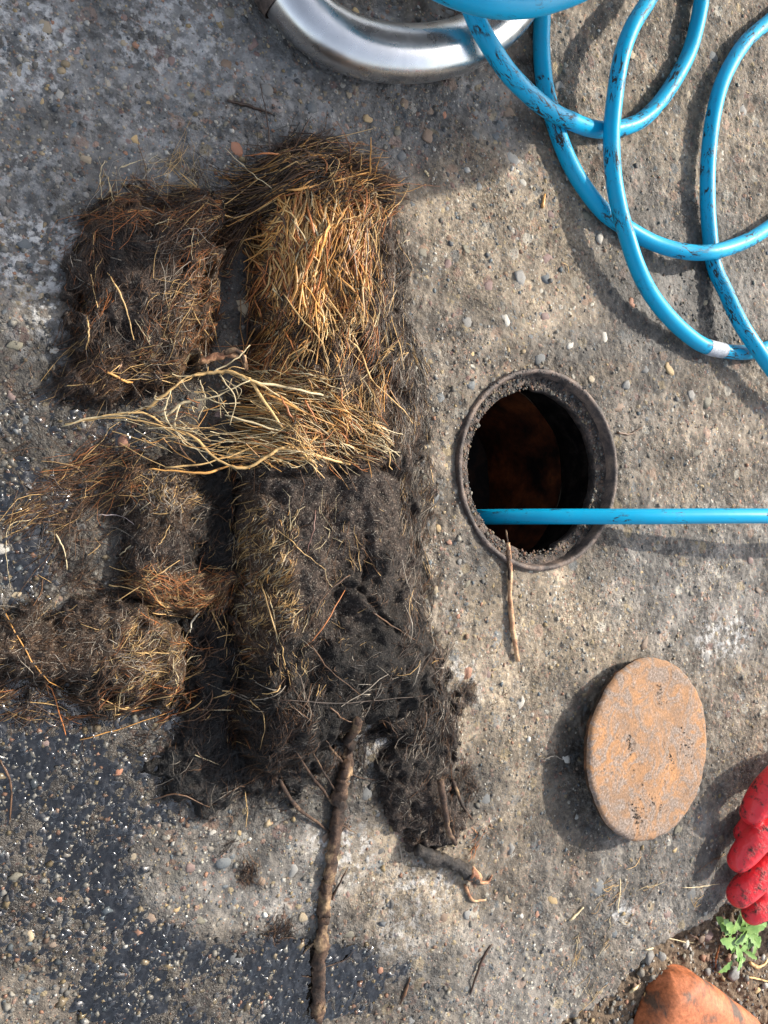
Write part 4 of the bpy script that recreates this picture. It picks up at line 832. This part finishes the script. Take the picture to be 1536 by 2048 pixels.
for pts, r, c, lf in (
    ([(543, 467), (600, 480), (648, 491)], 1.7, 'gold', 5), ([(512, 500), (544, 473)], 1.6, 'gold', 6), ([(520, 410), (552, 382), (601, 379), (648, 368), (687, 360), (737, 345), (755, 358)], 1.5, 'gold', 6), ([(540, 396), (600, 386), (650, 378), (700, 378), (735, 388)], 1.2, 'orange', 5),
    ([(501, 507), (526, 559), (544, 593), (570, 627)], 1.7, 'orange', 5), ([(544, 616), (565, 655), (585, 690), (600, 730)], 1.3, 'orange', 4), ([(510, 601), (523, 635), (528, 672), (536, 730)], 1.4, 'orange', 4), ([(648, 517), (634, 541), (646, 559), (650, 565)], 1.2, 'gold', 5),
    ([(653, 530), (650, 575), (646, 616)], 1.5, 'gold', 4), ([(667, 520), (695, 549)], 1.4, 'gold', 5), ([(690, 473), (696, 495), (703, 517)], 2.2, (.5, .26, .16), 5), ([(599, 491), (625, 512), (648, 533)], 1.3, 'straw', 5), ([(565, 440), (570, 480), (566, 530)], 1.3, 'orange', 3),
    ([(690, 420), (676, 445), (664, 468)], 1.4, 'gold', 5), ([(648, 600), (680, 665), (719, 701), (739, 756), (762, 782), (804, 821), (824, 847)], 1.35, 'straw', 4), ([(544, 603), (602, 636), (641, 685), (658, 727)], 1.2, 'straw', 4), ([(654, 642), (645, 691), (660, 740)], 1.0, 'straw', 4),
    ([(600, 940), (608, 980), (590, 1040)], .7, 'brown', 2), ([(630, 1020), (627, 1060), (612, 1110)], .8, (.25, .13, .10), 2), ([(555, 1060), (600, 1100), (650, 1140)], .6, 'straw', 2), ([(700, 1150), (650, 1190), (610, 1260)], .8, 'brown', 3), ([(520, 1160), (545, 1240), (570, 1330)], .9, 'straw', 3),
    ([(530, 1180), (550, 1250), (556, 1330)], .7, 'pale', 3), ([(690, 1180), (640, 1260), (600, 1300)], .8, 'orange', 3), ([(745, 1225), (790, 1255), (830, 1280)], .9, 'brown', 3), ([(500, 900), (500, 1100), (504, 1240)], .6, 'brown', 3), ([(780, 640), (800, 700), (806, 740)], .8, 'straw', 3), ([(800, 1120), (820, 1190), (870, 1240)], .6, 'grey', 2),
    ([(560, 1400), (700, 1405), (850, 1390)], .8, 'umber', 4), ([(620, 1290), (660, 1340), (720, 1390)], .8, 'brown', 4), ([(500, 1400), (530, 1440), (520, 1500)], .7, 'straw', 3), ([(660, 1415), (690, 1440), (720, 1440)], 1.0, 'brown', 3), ([(775, 620), (790, 560), (786, 500)], .9, 'grey', 4)):
    strand(bigc, pts, r * .62, c, lf)
for a, b, z0, z1, r, c in (((739, 351), (742, 275), .05, .09, .8, 'gold'), ((750, 351), (765, 304), .05, .075, .7, 'gold'), ((721, 343), (724, 306), .05, .075, .6, 'straw'), ((690, 345), (700, 300), .05, .07, .5, 'umber'), ((544, 377), (450, 296), .055, .04, .5, 'pale'),
    ((557, 308), (489, 312), .045, .04, 1.0, 'orange'), ((540, 300), (520, 165), .03, .006, .9, 'umber'), ((770, 370), (880, 372), .04, .004, .5, 'orange'), ((790, 500), (820, 480), .04, .045, .5, 'pale')):
    m_ = ((a[0] + b[0]) / 2 + random.uniform(-4, 4), (a[1] + b[1]) / 2 + random.uniform(-4, 4))
    strand(bigc, [a, m_, b], r * .7, c, zs=[z0, (z0 + z1) / 2 + .003, z1], wig=.0003)
# strands on the three left clumps
for par, pts, r, c in ((upp, [(182, 548), (190, 590), (195, 615)], 1.1, 'straw'), (upp, [(214, 545), (240, 585), (258, 640), (268, 680)], 1.0, 'straw'), (upp, [(175, 640), (178, 670), (172, 700)], 1.2, 'straw'), (upp, [(388, 450), (383, 500), (386, 520)], .5, 'pale'),
    (upp, [(360, 590), (410, 660), (432, 690)], .7, 'straw'), (upp, [(330, 580), (300, 600), (290, 620)], .6, 'straw'), (upp, [(310, 450), (350, 440), (385, 460)], .6, 'pale'), (upp, [(320, 520), (330, 560), (325, 610)], .5, 'grey'), (upp, [(270, 640), (290, 670), (300, 690)], .6, 'pale'),
    (upp, [(120, 775), (190, 765), (240, 730)], .8, 'straw'), (upp, [(445, 400), (448, 470), (450, 500)], .5, 'pale'), (upp, [(345, 330), (390, 370), (398, 375)], .7, 'straw'), (upp, [(235, 405), (300, 400), (350, 380)], .7, 'brown'), (upp, [(245, 720), (235, 745)], 1.4, (.45, .27, .17)), (upp, [(215, 745), (250, 762), (265, 765)], 1.8, 'gold'),
    (upp, [(205, 400), (200, 350), (210, 320)], .5, 'pale'), (upp, [(280, 320), (240, 335), (290, 318)], .5, 'pale'), (mid, [(60, 1040), (20, 1050), (12, 1110), (22, 1180)], .5, 'pale'), (mid, [(112, 1068), (128, 1100), (134, 1140)], .9, 'pale'), (mid, [(218, 1170), (255, 1176), (290, 1184)], 1.1, 'straw'),
    (mid, [(230, 1205), (300, 1160), (360, 1120)], .8, 'straw'), (mid, [(195, 1030), (240, 1032), (268, 1048)], .7, (.5, .4, .36)), (mid, [(240, 1110), (262, 1090)], .9, 'pale'), (mid, [(340, 1050), (325, 1080), (316, 1090)], .6, 'straw'), (mid, [(300, 1005), (280, 1020)], .5, 'pale'), (mid, [(360, 1170), (420, 1130)], .9, 'orange'),
    (mid, [(380, 1235), (440, 1215), (470, 1205)], 2.2, 'brown'), (mid, [(400, 1225), (384, 1245), (380, 1265)], 1.8, (.5, .45, .35)), (low, [(5, 1215), (45, 1290), (90, 1355), (128, 1380)], .9, 'gold'), (low, [(295, 1305), (340, 1306)], .9, 'straw'), (low, [(300, 1225), (370, 1235)], .8, 'straw'),
    (low, [(90, 1360), (100, 1400), (98, 1430)], .8, 'brown'), (low, [(160, 1480), (250, 1455), (340, 1425)], .9, 'gold'), (low, [(210, 1420), (270, 1410)], .9, 'straw'), (low, [(0, 1520), (22, 1570), (20, 1640)], 1.6, 'brown'), (low, [(40, 1330), (0, 1370)], .8, 'umber'),
    (black, [(400, 1420), (450, 1420), (475, 1425)], .7, 'pale'), (black, [(390, 1510), (440, 1530)], .6, 'pale'), (black, [(490, 1580), (495, 1620), (492, 1655)], .8, 'straw'), (black, [(300, 1600), (360, 1590), (420, 1615)], 1.2, 'brown')):
    strand(par, pts, r * .55, c, 1.6)
# ------------------------------------------------------------------ pale strand bundle lying across
bun = empty('root_bundle', (float(G(400, 850)[0]), float(G(400, 850)[1]), 0), 'pale straw coloured root strands draped from the big column over the left clumps', 'root bundle')
def zline(px): return float(np.interp(px, [100, 200, 300, 400, 500, 560, 650, 780], [.006, .018, .027, .038, .052, .058, .060, .052]))
def bstrand(pts, r, c, dz=0.0, wig=.0003):
    return strand(bun, pts, r, c, zs=[zline(p[0]) + dz + rng.uniform(-.003, .003) for p in pts], wig=wig)
for pts, r, c in (([(384, 751), (420, 746), (459, 743), (492, 756), (544, 782), (602, 821), (628, 850)], 1.1, 'straw'), ([(498, 756), (550, 834), (576, 870)], 1.0, 'straw'), ([(480, 755), (505, 763), (622, 785), (690, 808), (729, 844), (768, 883)], .95, 'pale'),
    ([(700, 929), (648, 916), (576, 893), (537, 912), (498, 935), (462, 932), (423, 910), (384, 871), (342, 858), (286, 826), (228, 829), (130, 849)], 1.15, 'straw'), ([(500, 936), (456, 933), (410, 946), (352, 943), (299, 938)], .95, 'gold'),
    ([(293, 819), (342, 780), (384, 751), (456, 744), (500, 757)], 1.05, 'straw'), ([(326, 839), (368, 806), (423, 796), (500, 761)], 1.0, 'pale'), ([(342, 780), (330, 830), (360, 870), (400, 900)], .6, 'pale'), ([(125, 852), (200, 832), (290, 838), (340, 870)], .7, 'pale'), ([(150, 845), (230, 836), (320, 850), (400, 880)], .6, 'straw'),
    ([(330, 935), (420, 925), (520, 890), (620, 870)], .7, 'straw'), ([(450, 830), (520, 850), (620, 880), (720, 900)], .8, 'pale'), ([(500, 800), (580, 840), (680, 880), (750, 890)], .8, 'straw'), ([(520, 780), (620, 830), (720, 870)], .8, 'gold'), ([(560, 870), (640, 890), (740, 925)], .8, 'pale'), ([(360, 810), (350, 850), (372, 890), (420, 905)], .6, 'pale'),
    ([(300, 845), (345, 862), (365, 900), (395, 935)], .7, 'brown'), ([(610, 800), (640, 860), (650, 900)], .9, 'orange'), ([(560, 790), (580, 830), (600, 870)], .9, 'orange'), ([(425, 745), (470, 720), (500, 690)], .6, 'pale'), ([(400, 760), (410, 800), (396, 840)], .5, 'pale'), ([(440, 748), (470, 800), (460, 850)], .5, 'pale')):
    bstrand(pts, r * 1.0, c)
bz = []
for k in range(150):
    t = rng.random(); base = rng.choice(4)
    if base == 0: x0, y0 = rng.uniform(330, 470), rng.uniform(748, 830); x1, y1 = x0 + rng.uniform(-60, 90), y0 + rng.uniform(-35, 45)
    elif base == 1: x0, y0 = rng.uniform(220, 400), rng.uniform(820, 890); x1, y1 = x0 + rng.uniform(30, 110), y0 + rng.uniform(-20, 50)
    elif base == 2: x0, y0 = rng.uniform(480, 640), rng.uniform(770, 900); x1, y1 = x0 + rng.uniform(40, 130), y0 + rng.uniform(5, 60)
    else: x0, y0 = rng.uniform(400, 600), rng.uniform(860, 925); x1, y1 = x0 + rng.uniform(50, 120), y0 + rng.uniform(-25, 15)
    bz.append((x0, y0, x1, y1))
Vs, Fs, Cs = [], [], []; off = 0
for (x0, y0, x1, y1) in bz:
    xm, ym = (x0 + x1) / 2 + rng.normal(0, 8), (y0 + y1) / 2 + rng.normal(0, 8); P = []
    for (a, b) in ((x0, y0), (xm, ym), (x1, y1)):
        z = zline(a) + rng.uniform(-.006, .004); x, y = G(a, b, z); P.append((float(x), float(y), z))
    P = smooth_path(P, 4); V, F = tube(P, rng.uniform(.2, .42) * .001, 3, False); Vs += V; Fs += [tuple(i + off for i in f) for f in F]; off += len(V)
    Cs += [tuple(pick(1, {'straw': 4, 'pale': 4, 'gold': 1, 'brown': 1.5, 'orange': .5})[0] * rng.uniform(.7, 1.1))] * len(V)
tag(link('root_fibers', mesh_np('root_fibers', np.array(Vs), np.array(Fs), M['fiber'], {'col': np.array(Cs)}), bun), kind='stuff')

# chunky stripped root between the upper clump and the column
rt = empty('broken_root', (float(G(460, 715)[0]), float(G(460, 715)[1]), 0), 'short thick peeled root end between the upper left clump and the big column', 'root')
strand(rt, [(400, 722), (430, 714), (462, 708), (482, 712), (492, 740)], 3.6, None, name='root_body', mat=M['pale_root'], k=12, zs=[.016, .020, .024, .024, .020], wig=.0006)
strand(rt, [(448, 706), (470, 700), (486, 715), (490, 745)], 2.0, None, name='peeled_bark', mat=M['bark'], k=10, zs=[.025, .029, .028, .022])

# ------------------------------------------------------------------ sticks
stk = empty('root_stick', (float(G(660, 1760)[0]), float(G(660, 1760)[1]), 0), 'long dark woody root with stubby side branches reaching to the bottom edge', 'root stick')
sp = [(712, 1440), (700, 1490), (692, 1540), (680, 1590), (672, 1650), (664, 1720), (652, 1790), (646, 1850), (640, 1920), (637, 1990), (634, 2036)]
strand(stk, sp, 4.5, None, 4.0, name='stem', mat=M['bark'], k=14, taper=(.55, 1.1), wig=.0011)
strand(stk, [(641, 1915), (638, 1975)], 8.3, None, 8.6, name='bare_patch', mat=M['pale_root'], k=10, taper=(.3, .3)) if False else None
for pts, r in (([(668, 1610), (630, 1560), (600, 1520), (580, 1480)], 2.6), ([(560, 1560), (590, 1610), (640, 1650), (668, 1668)], 2.6), ([(676, 1590), (645, 1540), (620, 1500)], 2.2), ([(690, 1530), (665, 1500), (650, 1480)], 2.0), ([(672, 1640), (700, 1660), (714, 1668)], 1.2),
    ([(664, 1800), (678, 1770), (696, 1735)], 1.8), ([(648, 1870), (618, 1895), (605, 1910)], 1.3), ([(645, 1960), (620, 1955), (604, 1952)], 1.5), ([(694, 1540), (720, 1556), (750, 1560)], .9), ([(650, 1700), (690, 1655), (700, 1640)], 1.0), ([(650, 1935), (690, 1920), (712, 1900)], .7)):
    strand(stk, pts, r * .6, None, 2.2, name='side_branch', mat=M['bark'], k=8, taper=(1.0, .35))
rt2 = empty('forked_root', (float(G(890, 1690)[0]), float(G(890, 1690)[1]), 0), 'muddy root with a broken orange tip at the end of the tapering mat', 'root')
strand(rt2, [(835, 1700), (870, 1712), (905, 1728), (935, 1745), (952, 1757)], 6.5, None, 5, name='stem', mat=M['mud'], k=12, taper=(.9, .8), wig=.001)
strand(rt2, [(938, 1745), (950, 1752), (958, 1756)], 5.6, None, 6.5, name='broken_tip', mat=M['pale_root'], k=12, taper=(.95, .6))
strand(rt2, [(880, 1560), (888, 1610), (896, 1660), (912, 1688)], 3.4, None, 8, name='side_root', mat=M['bark'], k=10, taper=(.9, .7))
strand(rt2, [(905, 1560), (925, 1610), (945, 1640)], 2.0, None, 4, name='side_root', mat=M['bark'], k=8)
strand(rt2, [(955, 1765), (975, 1765), (985, 1750)], 1.8, None, 3, name='peeled_bark', mat=M['pale_root'], k=6)
strand(rt2, [(930, 1770), (945, 1800), (972, 1800)], 1.5, None, 3, name='peeled_bark', mat=M['pale_root'], k=6)
tw = empty('twig', (float(G(1025, 1220)[0]), float(G(1025, 1220)[1]), 0), 'thin pale brown twig lying just below the drain ring', 'twig')
strand(tw, [(1016, 1085), (1021, 1130), (1020, 1180), (1023, 1230), (1029, 1280), (1036, 1322)], 2.3, None, 3, name='stem', mat=M['pale_root'], k=8, taper=(.7, .9))
strand(tw, [(1016, 1100), (1018, 1130), (1020, 1165)], 2.2, None, 4.0, name='dark_bark', mat=M['bark'], k=8)
strand(tw, [(1012, 1060), (1016, 1085), (1020, 1112)], 1.0, None, 4.0, name='dark_bark', mat=M['bark'], k=6)
LIT = [([(455, 200), (500, 212), (545, 228)], 1.4, 'umber', 'dark straight splinter above the big root column'), ([(1140, 1842), (1155, 1828), (1168, 1815)], 1.3, 'pale', 'short pale straw below the rusty cover'), ([(1085, 415), (1090, 388)], 1.6, 'gold', 'small orange splinter on tan concrete near the hose'),
    ([(850, 340), (858, 352)], .9, 'pale', 'tiny white straw right of the root column top'), ([(1125, 525), (1136, 532), (1138, 545)], .7, 'straw', 'tiny curled straw left of the hose shadow'), ([(1235, 865), (1260, 868), (1285, 855)], 1.4, 'brown', 'splintered brown chip right of the drain ring'),
    ([(1090, 1518), (1110, 1512), (1126, 1520)], .6, 'grey', 'thin curved pale fibre in the shadow of the cover'), ([(1365, 1776), (1400, 1774), (1440, 1768)], .45, 'pale', 'long white fibre left of the red glove'), ([(1395, 1745), (1420, 1725), (1445, 1712)], .5, 'brown', 'thin brown fibre left of the red glove'),
    ([(800, 2010), (815, 1975), (820, 1955)], 1.3, 'brown', 'short dry forked stem at the bottom edge'), ([(940, 1990), (965, 1920), (985, 1890)], 1.3, 'umber', 'dark thin stem lying at the bottom'), ([(1258, 1985), (1270, 1977), (1282, 1968)], 1.7, 'pale', 'pale wood chip beside the orange clay piece'), ([(800, 1690), (805, 1740)], .6, 'grey', 'grey fibre on concrete below the root mat')]
for pts, r, c, lab in LIT:
    x, y = G(*pts[0]); e = empty('plant_fragment', (float(x), float(y), 0), lab, 'plant fragment', 'bits of plant scattered on the ground'); strand(e, pts, r, c, 1.6, name='fragment', taper=(.7, .6))
for (px, py, s, lab) in ((190, 1820, 1, None),): pass
# wads of dark fibre lying on the concrete
for i, (px, py, sz, lab) in enumerate(((495, 1745, 34, 'small dark wad of root fibre on the dry concrete left of the stick'), (560, 1860, 36, 'dark wad of root fibre just left of the stick foot'), (930, 1385, 34, 'dark fibre tuft at the right edge of the root mat'), (930, 1560, 40, 'dark fibre tangle beside the forked root'))):
    x, y = G(px, py); e = empty('fibre_wad', (float(x), float(y), 0), lab, 'root wad', 'small wads of root fibre')
    V, F, C = fibers([(box(px - sz / 2, py - sz / 2, px + sz / 2, py + sz / 2), 110, 50, 60, (6, 16), FINE, {'umber': 4, 'black': 4, 'brown': 3}, 3, 3)])
    link('fibre_tangle', mesh_np('fibre_tangle', V, F, M['fiber'], {'col': C}), e)
# loose hair-fine litter nobody could count
V, F, C = fibers([(box(0, 640, 470, 1250), 260, 20, 70, (8, 26), (.12, .22), {'umber': 3, 'grey': 3, 'brown': 3, 'black': 2}, 1.5, 2), (box(200, 1400, 900, 1700), 200, 40, 70, (8, 24), (.12, .24), {'black': 4, 'umber': 4, 'brown': 1}, 1.5, 1.5),
    (box(1150, 1700, 1536, 2048), 150, 20, 60, (8, 26), (.15, .35), {'straw': 4, 'pale': 3, 'brown': 2}, 2, 2), (box(830, 300, 1536, 700), 60, 40, 80, (4, 12), (.12, .25), {'umber': 4, 'straw': 1, 'brown': 3}, 1, 1), (box(1270, 750, 1536, 1700), 45, 40, 80, (4, 12), (.12, .25), {'umber': 4, 'straw': 1, 'brown': 3}, 1, 1), (box(850, 1190, 1150, 1700), 60, 40, 80, (4, 12), (.12, .25), {'umber': 4, 'straw': 1, 'brown': 3}, 1, 1), (box(845, 780, 895, 1350), 120, 80, 50, (5, 16), (.12, .25), {'umber': 4, 'brown': 3, 'black': 3, 'grey': 1}, 1, 1)])
tag(link('loose_fibres', mesh_np('loose_fibres', V, F, M['fiber'], {'col': C})), 'hair fine root litter strewn over the concrete', 'litter', kind='stuff')

# ------------------------------------------------------------------ red glove
import bmesh
def mat_glove():
    m = NT('red_rubber'); n = m.noise(60, 6, 0.7); n2 = m.noise(170, 5, 0.7)
    d = m.math('MULTIPLY', m.ramp(n, [(0.50, 0.0), (0.60, 1.0)]), m.ramp(n2, [(0.44, 0.0), (0.56, 1.0)]))
    c = m.mix(m.noise(25, 3), (.58, .014, .022), (.70, .035, .045)); c = m.mix(d, c, (.035, .020, .016)); m.col(c)
    m.set(Roughness=m.ramp(d, [(0, .34), (1, .75)])); m.b.inputs['Specular IOR Level'].default_value = .45
    m.bump(m.math('ADD', m.math('MULTIPLY', d, .6), m.math('ADD', m.math('MULTIPLY', n2, .5), m.math('MULTIPLY', m.noise(48, 3, 0.5, 1.5), 1.2))), .5, .0026); return m.m
M['glove'] = mat_glove()
def capsules(name, chains, mat, parent, voxel=.0016, smooth=6):
    """chains of (px, py, z, r): swept, fused to one continuous skin"""
    bm = bmesh.new()
    for ch in chains:
        P = np.array([(*[float(t) for t in G(a, b, z)], z) for a, b, z, r in ch]); R = np.array([c[3] for c in ch])
        Q = smooth_path(np.column_stack([P, R]), 6)
        for q in Q:
            r = bmesh.ops.create_icosphere(bm, subdivisions=3, radius=float(q[3])); bmesh.ops.translate(bm, verts=r['verts'], vec=Vector(q[:3]))
    me = bpy.data.meshes.new(name + '_src'); bm.to_mesh(me); bm.free()
    o = bpy.data.objects.new(name + '_src', me); COL.objects.link(o)
    md = o.modifiers.new('r', 'REMESH'); md.mode = 'VOXEL'; md.voxel_size = voxel; md.use_smooth_shade = True
    ms = o.modifiers.new('s', 'SMOOTH'); ms.iterations = smooth; ms.factor = .5
    dg = bpy.context.evaluated_depsgraph_get(); me2 = bpy.data.meshes.new_from_object(o.evaluated_get(dg)); me2.name = name
    bpy.data.objects.remove(o); me2.materials.clear(); me2.materials.append(mat); me2.polygons.foreach_set('use_smooth', [True] * len(me2.polygons))
    return link(name, me2, parent)
gl = empty('rubber_glove', (float(G(1560, 1690)[0]), float(G(1560, 1690)[1]), 0), 'muddy red rubber glove with curled fingers at the right edge', 'glove')
F1 = .0155
capsules('glove_body', [
    [(1720, 1480, 0.0288, .019), (1600, 1525, 0.0403, .0172), (1545, 1570, 0.0396, .0170), (1518, 1605, 0.0338, .0160), (1504, 1626, 0.0295, .0135)],
    [(1720, 1560, 0.0259, .018), (1590, 1618, 0.0331, .0165), (1525, 1668, 0.0324, .0160), (1492, 1704, 0.0266, .0150), (1477, 1722, 0.0230, .0125)],
    [(1720, 1640, 0.0230, .018), (1600, 1690, 0.0288, .0170), (1534, 1738, 0.0281, .0166), (1494, 1774, 0.0230, .0158), (1478, 1790, 0.0202, .0140)],
    [(1720, 1715, 0.0202, .017), (1610, 1765, 0.0216, .0155), (1555, 1794, 0.0194, .0152), (1517, 1818, 0.0158, .0142), (1504, 1828, 0.0137, .0120)],
    [(1600, 1575, 0.0216, .015), (1520, 1640, 0.0202, .0150), (1490, 1668, 0.0173, .0125)], [(1600, 1665, 0.0187, .014), (1520, 1725, 0.0158, .0135)], [(1610, 1740, 0.0158, .014), (1525, 1790, 0.0133, .013)],
    [(1730, 1510, 0.0288, .026), (1745, 1600, 0.0306, .030), (1745, 1680, 0.0286, .028), (1730, 1740, 0.0245, .024)],
    [(1790, 1530, 0.0324, .030), (1810, 1620, 0.0347, .034), (1800, 1700, 0.0288, .028)], [(1800, 1730, 0.0252, .020), (1750, 1800, 0.0216, .018), (1670, 1850, 0.0168, .0165)],
    [(1830, 1610, 0.0367, .036), (1940, 1590, 0.0468, .033)]], M['glove'], gl, smooth=4)

# ------------------------------------------------------------------ orange clay piece at the bottom edge
ax0 = np.array(G(1349, 1946, -.012)); ax1 = np.array(G(1425, 2300, .02)); dv = ax1 - ax0; dv /= np.linalg.norm(dv); nv = np.array([-dv[1], dv[0]])
Vt = []; Ft = []; ns, na = 34, 28
for i in range(ns):
    s_ = .30 * (i / (ns - 1)) ** 2.4; w = .020 * min(1, (s_ / .009)) ** .5 + 1.12 * max(0, s_ - .003) * (1 - 1.0 * s_); hh = .030 * min(1, s_ / .014) ** .5 + .10 * s_
    for k in range(na):
        a = 2 * PI * k / na; cx, cz = math.cos(a), math.sin(a)
        sx = math.copysign(abs(cx) ** .80, cx); sz = math.copysign(abs(cz) ** .55, cz)
        p = ax0 + dv * s_ + nv * (w * sx * (1.0 + .012 * math.sin(s_ * 140 + cx))); z = -.020 + (hh * sz if sz > 0 else .012 * sz) + .0015 * math.sin(s_ * 90 + a * 3)
        Vt.append((p[0], p[1], z))
for i in range(ns - 1):
    for k in range(na): Ft.append((i * na + k, i * na + (k + 1) % na, (i + 1) * na + (k + 1) % na, (i + 1) * na + k))
Ft.append(tuple((ns - 1) * na + k for k in range(na)))
tag(link('clay_fragment', mesh_list('clay_fragment', Vt, Ft, M['terracotta'])), 'dirty orange rounded clay piece poking in at the bottom right edge', 'clay piece')

# ------------------------------------------------------------------ weed at the broken edge
def mat_leaf():
    m = NT('weed_leaf'); n = m.noise(90, 4); m.col(m.ramp(n, [(0.3, (.09, .21, .035)), (0.7, (.24, .38, .10))])); m.set(Roughness=.5)
    m.b.inputs['Subsurface Weight'].default_value = 0.0; m.bump(m.noise(300, 3), .3, .001); return m.m
M['leaf'] = mat_leaf()
weed = empty('weed', (*[float(t) for t in G(1490, 1868, -.02)], -.03), 'small bright green weed growing in the crack under the red glove', 'plant')
cx, cy = (float(t) for t in G(1492, 1868, -.02))
rw = random.Random(4)
for i in range(30):
    a = i * 2.4 + rw.uniform(-.4, .4); L = rw.uniform(.016, .036); wd = L * rw.uniform(.14, .24); bx_, by_ = cx + rw.uniform(-.030, .016), cy + rw.uniform(-.026, .012); el = rw.uniform(.1, .7)
    Vl, Fl = [], []; nn = 9
    for k in range(nn):
        t = k / (nn - 1); wv_ = wd * math.sin(PI * min(1, t * .92 + .06)) ** .8 * (1 + (.28 if k % 2 else -.18)); d_ = L * t
        z = -.022 + math.sin(el) * d_ - .25 * d_ * t + .004
        for s_ in (-1, 0, 1): Vl.append((bx_ + math.cos(a) * d_ - math.sin(a) * wv_ * s_, by_ + math.sin(a) * d_ + math.cos(a) * wv_ * s_, z + (.25 * wv_ if s_ else 0)))
    for k in range(nn - 1):
        for q in (0, 1): Fl.append((k * 3 + q, k * 3 + q + 1, (k + 1) * 3 + q + 1, (k + 1) * 3 + q))
    link('leaf', mesh_list('leaf', Vl, Fl, M['leaf']), weed)
# dry leaf scraps and straw in the crack
for pts, r, c, lab in (([(1290, 1900), (1330, 1892), (1372, 1885)], .9, 'pale', 'dry pale stalk lying along the broken concrete edge'), ([(1378, 1868), (1400, 1880), (1410, 1895)], 1.6, 'brown', 'short brown stalk in the crack left of the weed'), ([(1500, 1925), (1520, 1935), (1540, 1915)], 2.2, 'straw', 'curled yellow leaf scrap below the weed'), ([(1498, 1955), (1520, 1960), (1545, 1965)], 1.2, 'straw', 'thin straw right of the grey soil stones'), ([(1440, 1890), (1432, 1925), (1440, 1950)], 1.2, 'orange', 'small rusty stalk below the weed'), ([(1290, 1985), (1286, 2010)], .6, 'straw', 'upright straw against the orange clay piece')):
    x, y = G(*pts[0]); e = empty('plant_fragment', (float(x), float(y), -.03), lab, 'plant fragment', 'bits of plant scattered on the ground'); strand(e, pts, r, c, 2.5, name='fragment', taper=(.7, .6))

# ------------------------------------------------------------------ added unseen tank on a stand beyond the upper right corner, it shades the upper left
tk = empty('sun_blocker', (.68, .80, 0), 'added unseen shade casting tank on steel legs beyond the upper right corner', 'blocker')
def bevbox(name, c, sz, mat, parent, bev=.02):
    bm = bmesh.new(); bmesh.ops.create_cube(bm, size=1.0); bmesh.ops.scale(bm, verts=bm.verts, vec=Vector(sz)); bmesh.ops.bevel(bm, geom=bm.edges[:], offset=bev, segments=4, affect='EDGES', profile=.5)
    bmesh.ops.translate(bm, verts=bm.verts, vec=Vector(c)); me = bpy.data.meshes.new(name); bm.to_mesh(me); bm.free(); me.materials.append(mat); return link(name, me, parent)
M['blocker'] = mat_two('dark_plastic', (.05, .05, .055), (.07, .07, .075), (.10, .10, .10), 12, .5, 90, .1)
bevbox('blocker_body', (.69, .83, .58), (.52, .62, .42), M['blocker'], tk, .05)
bevbox('blocker_cap', (.69, .90, .805), (.14, .14, .05), M['iron'], tk, .015)
for lx in (.46, .93):
    for ly in (.80, 1.12): bevbox('blocker_leg', (lx, ly, .18), (.03, .03, .38), M['iron'], tk, .004)
